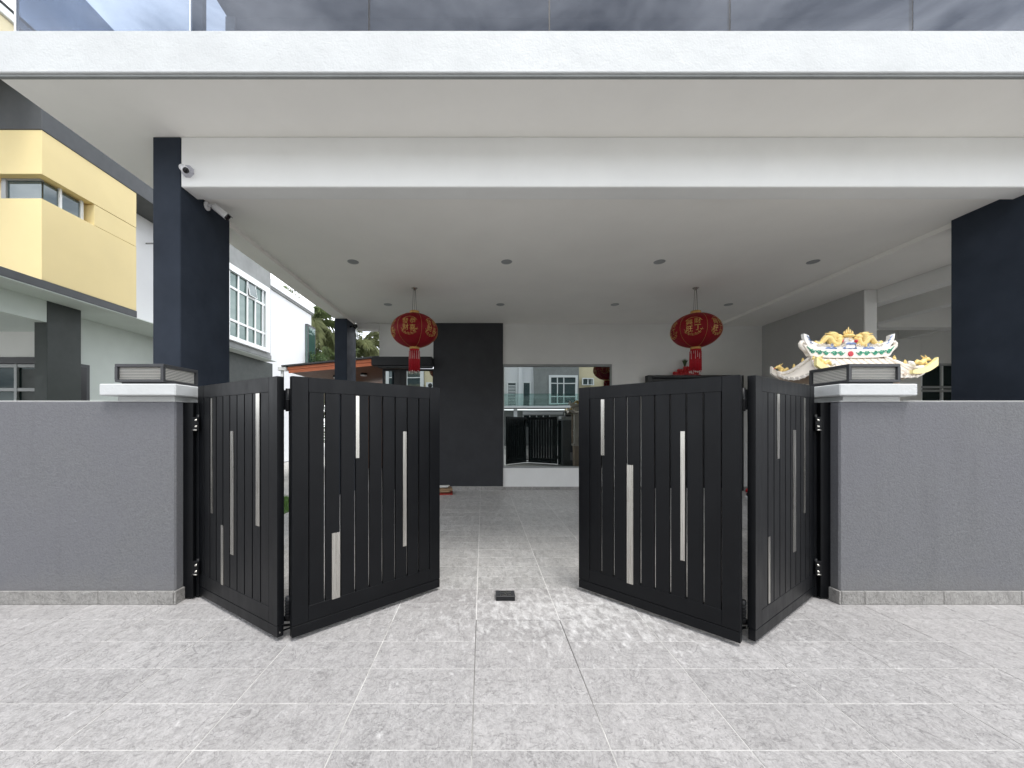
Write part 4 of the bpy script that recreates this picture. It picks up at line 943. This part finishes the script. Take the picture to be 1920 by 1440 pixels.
# ------------------------------------------------------------------ house across the street, seen in the window glass
op = thing('opposite_house', 'two storey grey and white terrace house across the street, mirrored in the porch window', 'house', (2, -11, 0))
Y = -11.0
bx('upper_wall', op, -12, -7.4, -16, Y, 2.95, 7.2, 'cement', 0); bx('upper_wall', op, -4.42, 1.5, -16, Y, 2.95, 7.2, 'cream', 0); bx('upper_wall', op, 1.5, 3.9, -16, Y - .3, 2.95, 7.2, 'brightwhite', 0)
bx('upper_wall', op, 3.9, 7.28, -16, Y, 2.95, 7.2, 'cement', 0); bx('upper_wall', op, 7.28, 14, -16, Y - .2, 2.95, 7.2, 'cream', 0); bx('upper_wall', op, -7.4, -4.42, -16, Y - .2, 2.95, 7.2, 'cement', 0)
bx('roof', op, -13, 15, -16.5, Y + .45, 7.21, 7.45, 'darkgrey', .02)
bx('wall_post', op, 2.72, 2.96, Y - .29, Y + .05, 2.95, 7.2, 'brightwhite', 0)
for x0, x1 in ((1.85, 2.62), (3.02, 3.68)):
    d_ = bx('balcony_door', op, x0 + .1, x1 - .1, Y - .28, Y - .26, 2.96, 4.75, 'glass_far', 0)
    b = MB(); z0 = 2
    for q in ((x0, x0 + .1), (x1 - .1, x1)): b.box(q[0] - 2, q[1] - 2, -.295, -.22, 2.96, 4.88, 'frame_white')
    b.box(x0 + .1 - 2, x1 - .1 - 2, -.294, -.221, 4.75, 4.88, 'frame_white')
    if x0 < 2:
        for k in range(14): b.box(x0 + .12 - 2, x1 - .12 - 2, -.255, -.235, 3.05 + .115 * k, 3.10 + .115 * k, 'frame_white')
    obj('door_frame', b.mesh('door_frame'), d_)
def opp_window(x0, x1, z0, z1, cols, rows, fw=.16, d=.06):
    w = bx('window', op, x0 + fw * .5, x1 - fw * .5, Y + .005, Y + .02, z0 + .05, z1 - .05, 'glass_far', 0); b = MB()
    for q in ((x0, x0 + fw), (x1 - fw, x1)): b.box(q[0] - 2, q[1] - 2, .022, .022 + d * 2, z0, z1, 'frame_white')
    for q in ((z0, z0 + fw * .6), (z1 - fw, z1)): b.box(x0 + fw - 2, x1 - fw - 2, .022, .021 + d * 2, q[0], q[1], 'frame_white')
    for u in cols: b.box(x0 + (x1 - x0) * u - .035 - 2, x0 + (x1 - x0) * u + .035 - 2, .022, .022 + d, z0 + fw * .6, z1 - fw, 'frame_white')
    for v in rows: b.box(x0 + fw - 2, x1 - fw - 2, .0225, .021 + d, z0 + (z1 - z0) * v - .035, z0 + (z1 - z0) * v + .035, 'frame_white')
    obj('window_frame', b.mesh('window_frame'), w)
opp_window(5.0, 7.16, 3.1, 5.30, (.30, .52), (.27, .73)); opp_window(-7.35, -4.45, 3.2, 5.95, (.24, .56), (.70,), .26); opp_window(-3.6, -2.4, 4.55, 5.5, (.5,), (), .1); opp_window(7.5, 8.4, 4.55, 5.1, (.5,), (), .08); opp_window(-11, -8.6, 3.2, 5.4, (.33, .66), (.7,)); opp_window(9.2, 11.4, 3.2, 5.4, (.33, .66), (.7,))
ac = bx('condenser', op, -4.25, -3.6, Y + .02, Y + .35, 4.25, 4.75, 'frame_white', .02)
b = MB(); b.lathe([(.17, 0), (.17, .01), (.03, .012)], 16, m='plastic_black', mat=Matrix.Translation((-5.93, .352, 4.5)) @ Matrix.Rotation(R(-90), 4, 'X')); obj('fan_grille', b.mesh('fan_grille'), ac)
bx('balcony_slab', op, 1.2, 7.6, Y, Y + 1.3, 2.78, 2.94, 'brightwhite', .01); bx('porch_slab', op, -12, 1.19, Y, Y + 1.0, 2.7, 2.94, 'darkgrey', .01); bx('porch_slab', op, 7.61, 14, Y, Y + 1.0, 2.7, 2.94, 'darkgrey', .01)
bx('balcony_glass', op, 1.25, 5.2, Y + 1.22, Y + 1.235, 2.945, 3.82, 'balustrade_far', 0); bx('balcony_glass', op, 5.21, 7.55, Y + 1.22, Y + 1.235, 2.945, 3.82, 'balustrade_far', 0)
bx('lower_wall', op, -12, 14, -16, Y - .8, 0, 2.699, 'cement', 0); bx('lower_beam', op, 3.1, 9.5, Y - .79, Y - .55, 2.35, 2.60, 'brightwhite', .01)
ow_ = bx('window', op, 3.2, 5.2, Y - .79, Y - .77, 1.4, 2.28, 'glass_dark', 0); b = MB()
for x in (3.15, 3.66, 4.18, 4.70, 5.2): b.box(x - .04 - 2, x + .04 - 2, -.765, -.72, 1.4, 2.3, 'frame_white')
obj('window_frame', b.mesh('window_frame'), ow_)
bx('porch_post', op, 2.3, 2.55, Y + .6, Y + .85, 0, 2.699, 'brightwhite', 0); bx('porch_post', op, -3, -2.7, Y + .5, Y + .8, 0, 2.699, 'darkgrey', 0); bx('porch_post', op, 9, 9.3, Y + .5, Y + .8, 0, 2.699, 'darkgrey', 0)
bx('front_wall', op, 6, 14, -8.0, -7.8, 0, 1.6, 'darkgrey', .01); bx('front_wall', op, -12, -1, -8.0, -7.8, 0, 1.6, 'darkgrey', .01)
